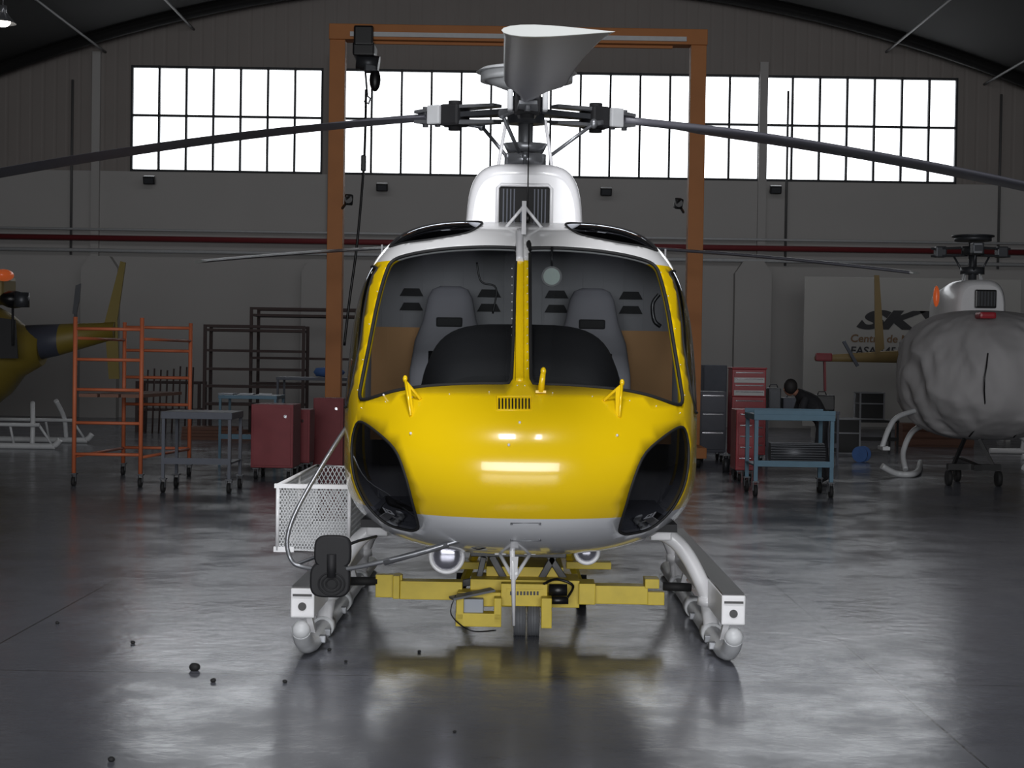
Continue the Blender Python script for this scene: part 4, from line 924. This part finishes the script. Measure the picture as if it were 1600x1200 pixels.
m=MB(); m.ell(P(6,430,LD-.6),(.14,.2,.09),16,k=8); m.make('roof_beacon',hl,('orglow',))
m=MB(); m.bb((bx-1.5,LD-.3,2.3),(P(14,430,LD).x,LD+.4,2.75),bev=.08); m.make('engine_cowling',hl,('shadeyellow',))
m=MB(); m.cyl(P(20,540,LD-.95),P(20,470,LD-.9),.02,n=8); m.prism([P(-10,560,LD-.97),P(28,560,LD-.9),P(24,500,LD-.85),P(-10,495,LD-.9)],(0,.02,0)); m.make('door_window',hl,('dark',))
g=FL(60,702)
for yy in(g.y,g.y+1.9):
    m=MB(); m.tube(arc([(g.x-2.5,yy,.05),(g.x,yy,.05),(g.x+.25,yy,.06),(g.x+.35,yy,.16)]),.05,10); m.tube([(g.x-2.5,yy-.12,.4),(g.x+.05,yy-.12,.4)],.03,8); m.tube([(g.x+.22,yy,.08),(g.x+.02,yy-.06,.4)],.02,8); m.tube([(g.x-.4,yy,.08),(g.x-.45,yy-.06,.4)],.02,8); m.tube(arc([(g.x-.1,yy,.08),(g.x-.12,yy+(.08 if yy==g.y else -.08),.45),(g.x-.2,yy+(.3 if yy==g.y else -.3),.75)]),.04,10); m.make('skid',hl,('offwhite',))
# ------------------------------------------------------------------ pendant lamp
p=P(4,38,30); pl=thing('pendant_lamp','dome pendant lamp glowing warm under the roof','lamp',p)
m=MB(); m.cyl(p+Vector((0,0,.02)),p+Vector((0,0,.22)),.26,.08,n=24,cap=False); m.cyl(p+Vector((0,0,.22)),p+Vector((0,0,.36)),.08,n=16); m.cyl(p+Vector((0,0,.36)),(p.x,p.y,archz(p.x)),.01,n=6); m.make('lamp_shade',pl,('steel',))
m=MB(); m.ell(p+Vector((0,0,.05)),(.15,.15,.1),16,k=8); m.make('bulb',pl,('lampglow',))
# ------------------------------------------------------------------ debris on the floor
for i,(px,py,s) in enumerate(((303,1048,.024),(334,1066,.012),(207,1006,.011),(515,1017,.010),(445,1067,.010),(655,1020,.009),(90,975,.010),(710,1145,.007),(175,1190,.012),(540,1035,.008))):
    p=FL(px,py); m=MB(); ra=i*.7
    m.ell((p.x,p.y,s*.75),(s*1.2,s,s*.9),12,k=8,fn=lambda q:q*(1+.22*math.sin(q.x*90+ra*9)*math.cos(q.z*80+ra*5)))
    single(m,'debris','small dark crumb of dirt on the floor','debris',(p.x,p.y,0),('rubber',),group='floor debris')
# ------------------------------------------------------------------ lights
def area(name,loc,tgt,sx,sy,pw,col=(1,1,1)):
    l=bpy.data.lights.new(name,'AREA'); l.shape='RECTANGLE'; l.size=sx; l.size_y=sy; l.energy=pw; l.color=col
    o=bpy.data.objects.new(name,l); COL.objects.link(o); o.location=loc; o.rotation_euler=(Vector(tgt)-Vector(loc)).to_track_quat('-Z','Y').to_euler(); return o
area('doorway_light',(0,-10,3.4),(0,8,1.3),13,4.6,2150,(.97,.98,1))
area('fill_light',(0,25,9.2),(0,38,3.5),20,2,170,(.97,.97,1))  # added unseen fill that lifts the back wall
k3=area('fill_light',(0,2.5,9.6),(0,9.3,2.3),3,1.5,120,(.97,.97,1)); k3.data.spread=math.radians(70)  # added overhead fill to brighten the white helicopter roof
w=bpy.data.worlds.new('w'); scene.world=w; w.use_nodes=True; w.node_tree.nodes['Background'].inputs[0].default_value=(.8,.87,1,1); w.node_tree.nodes['Background'].inputs[1].default_value=.3
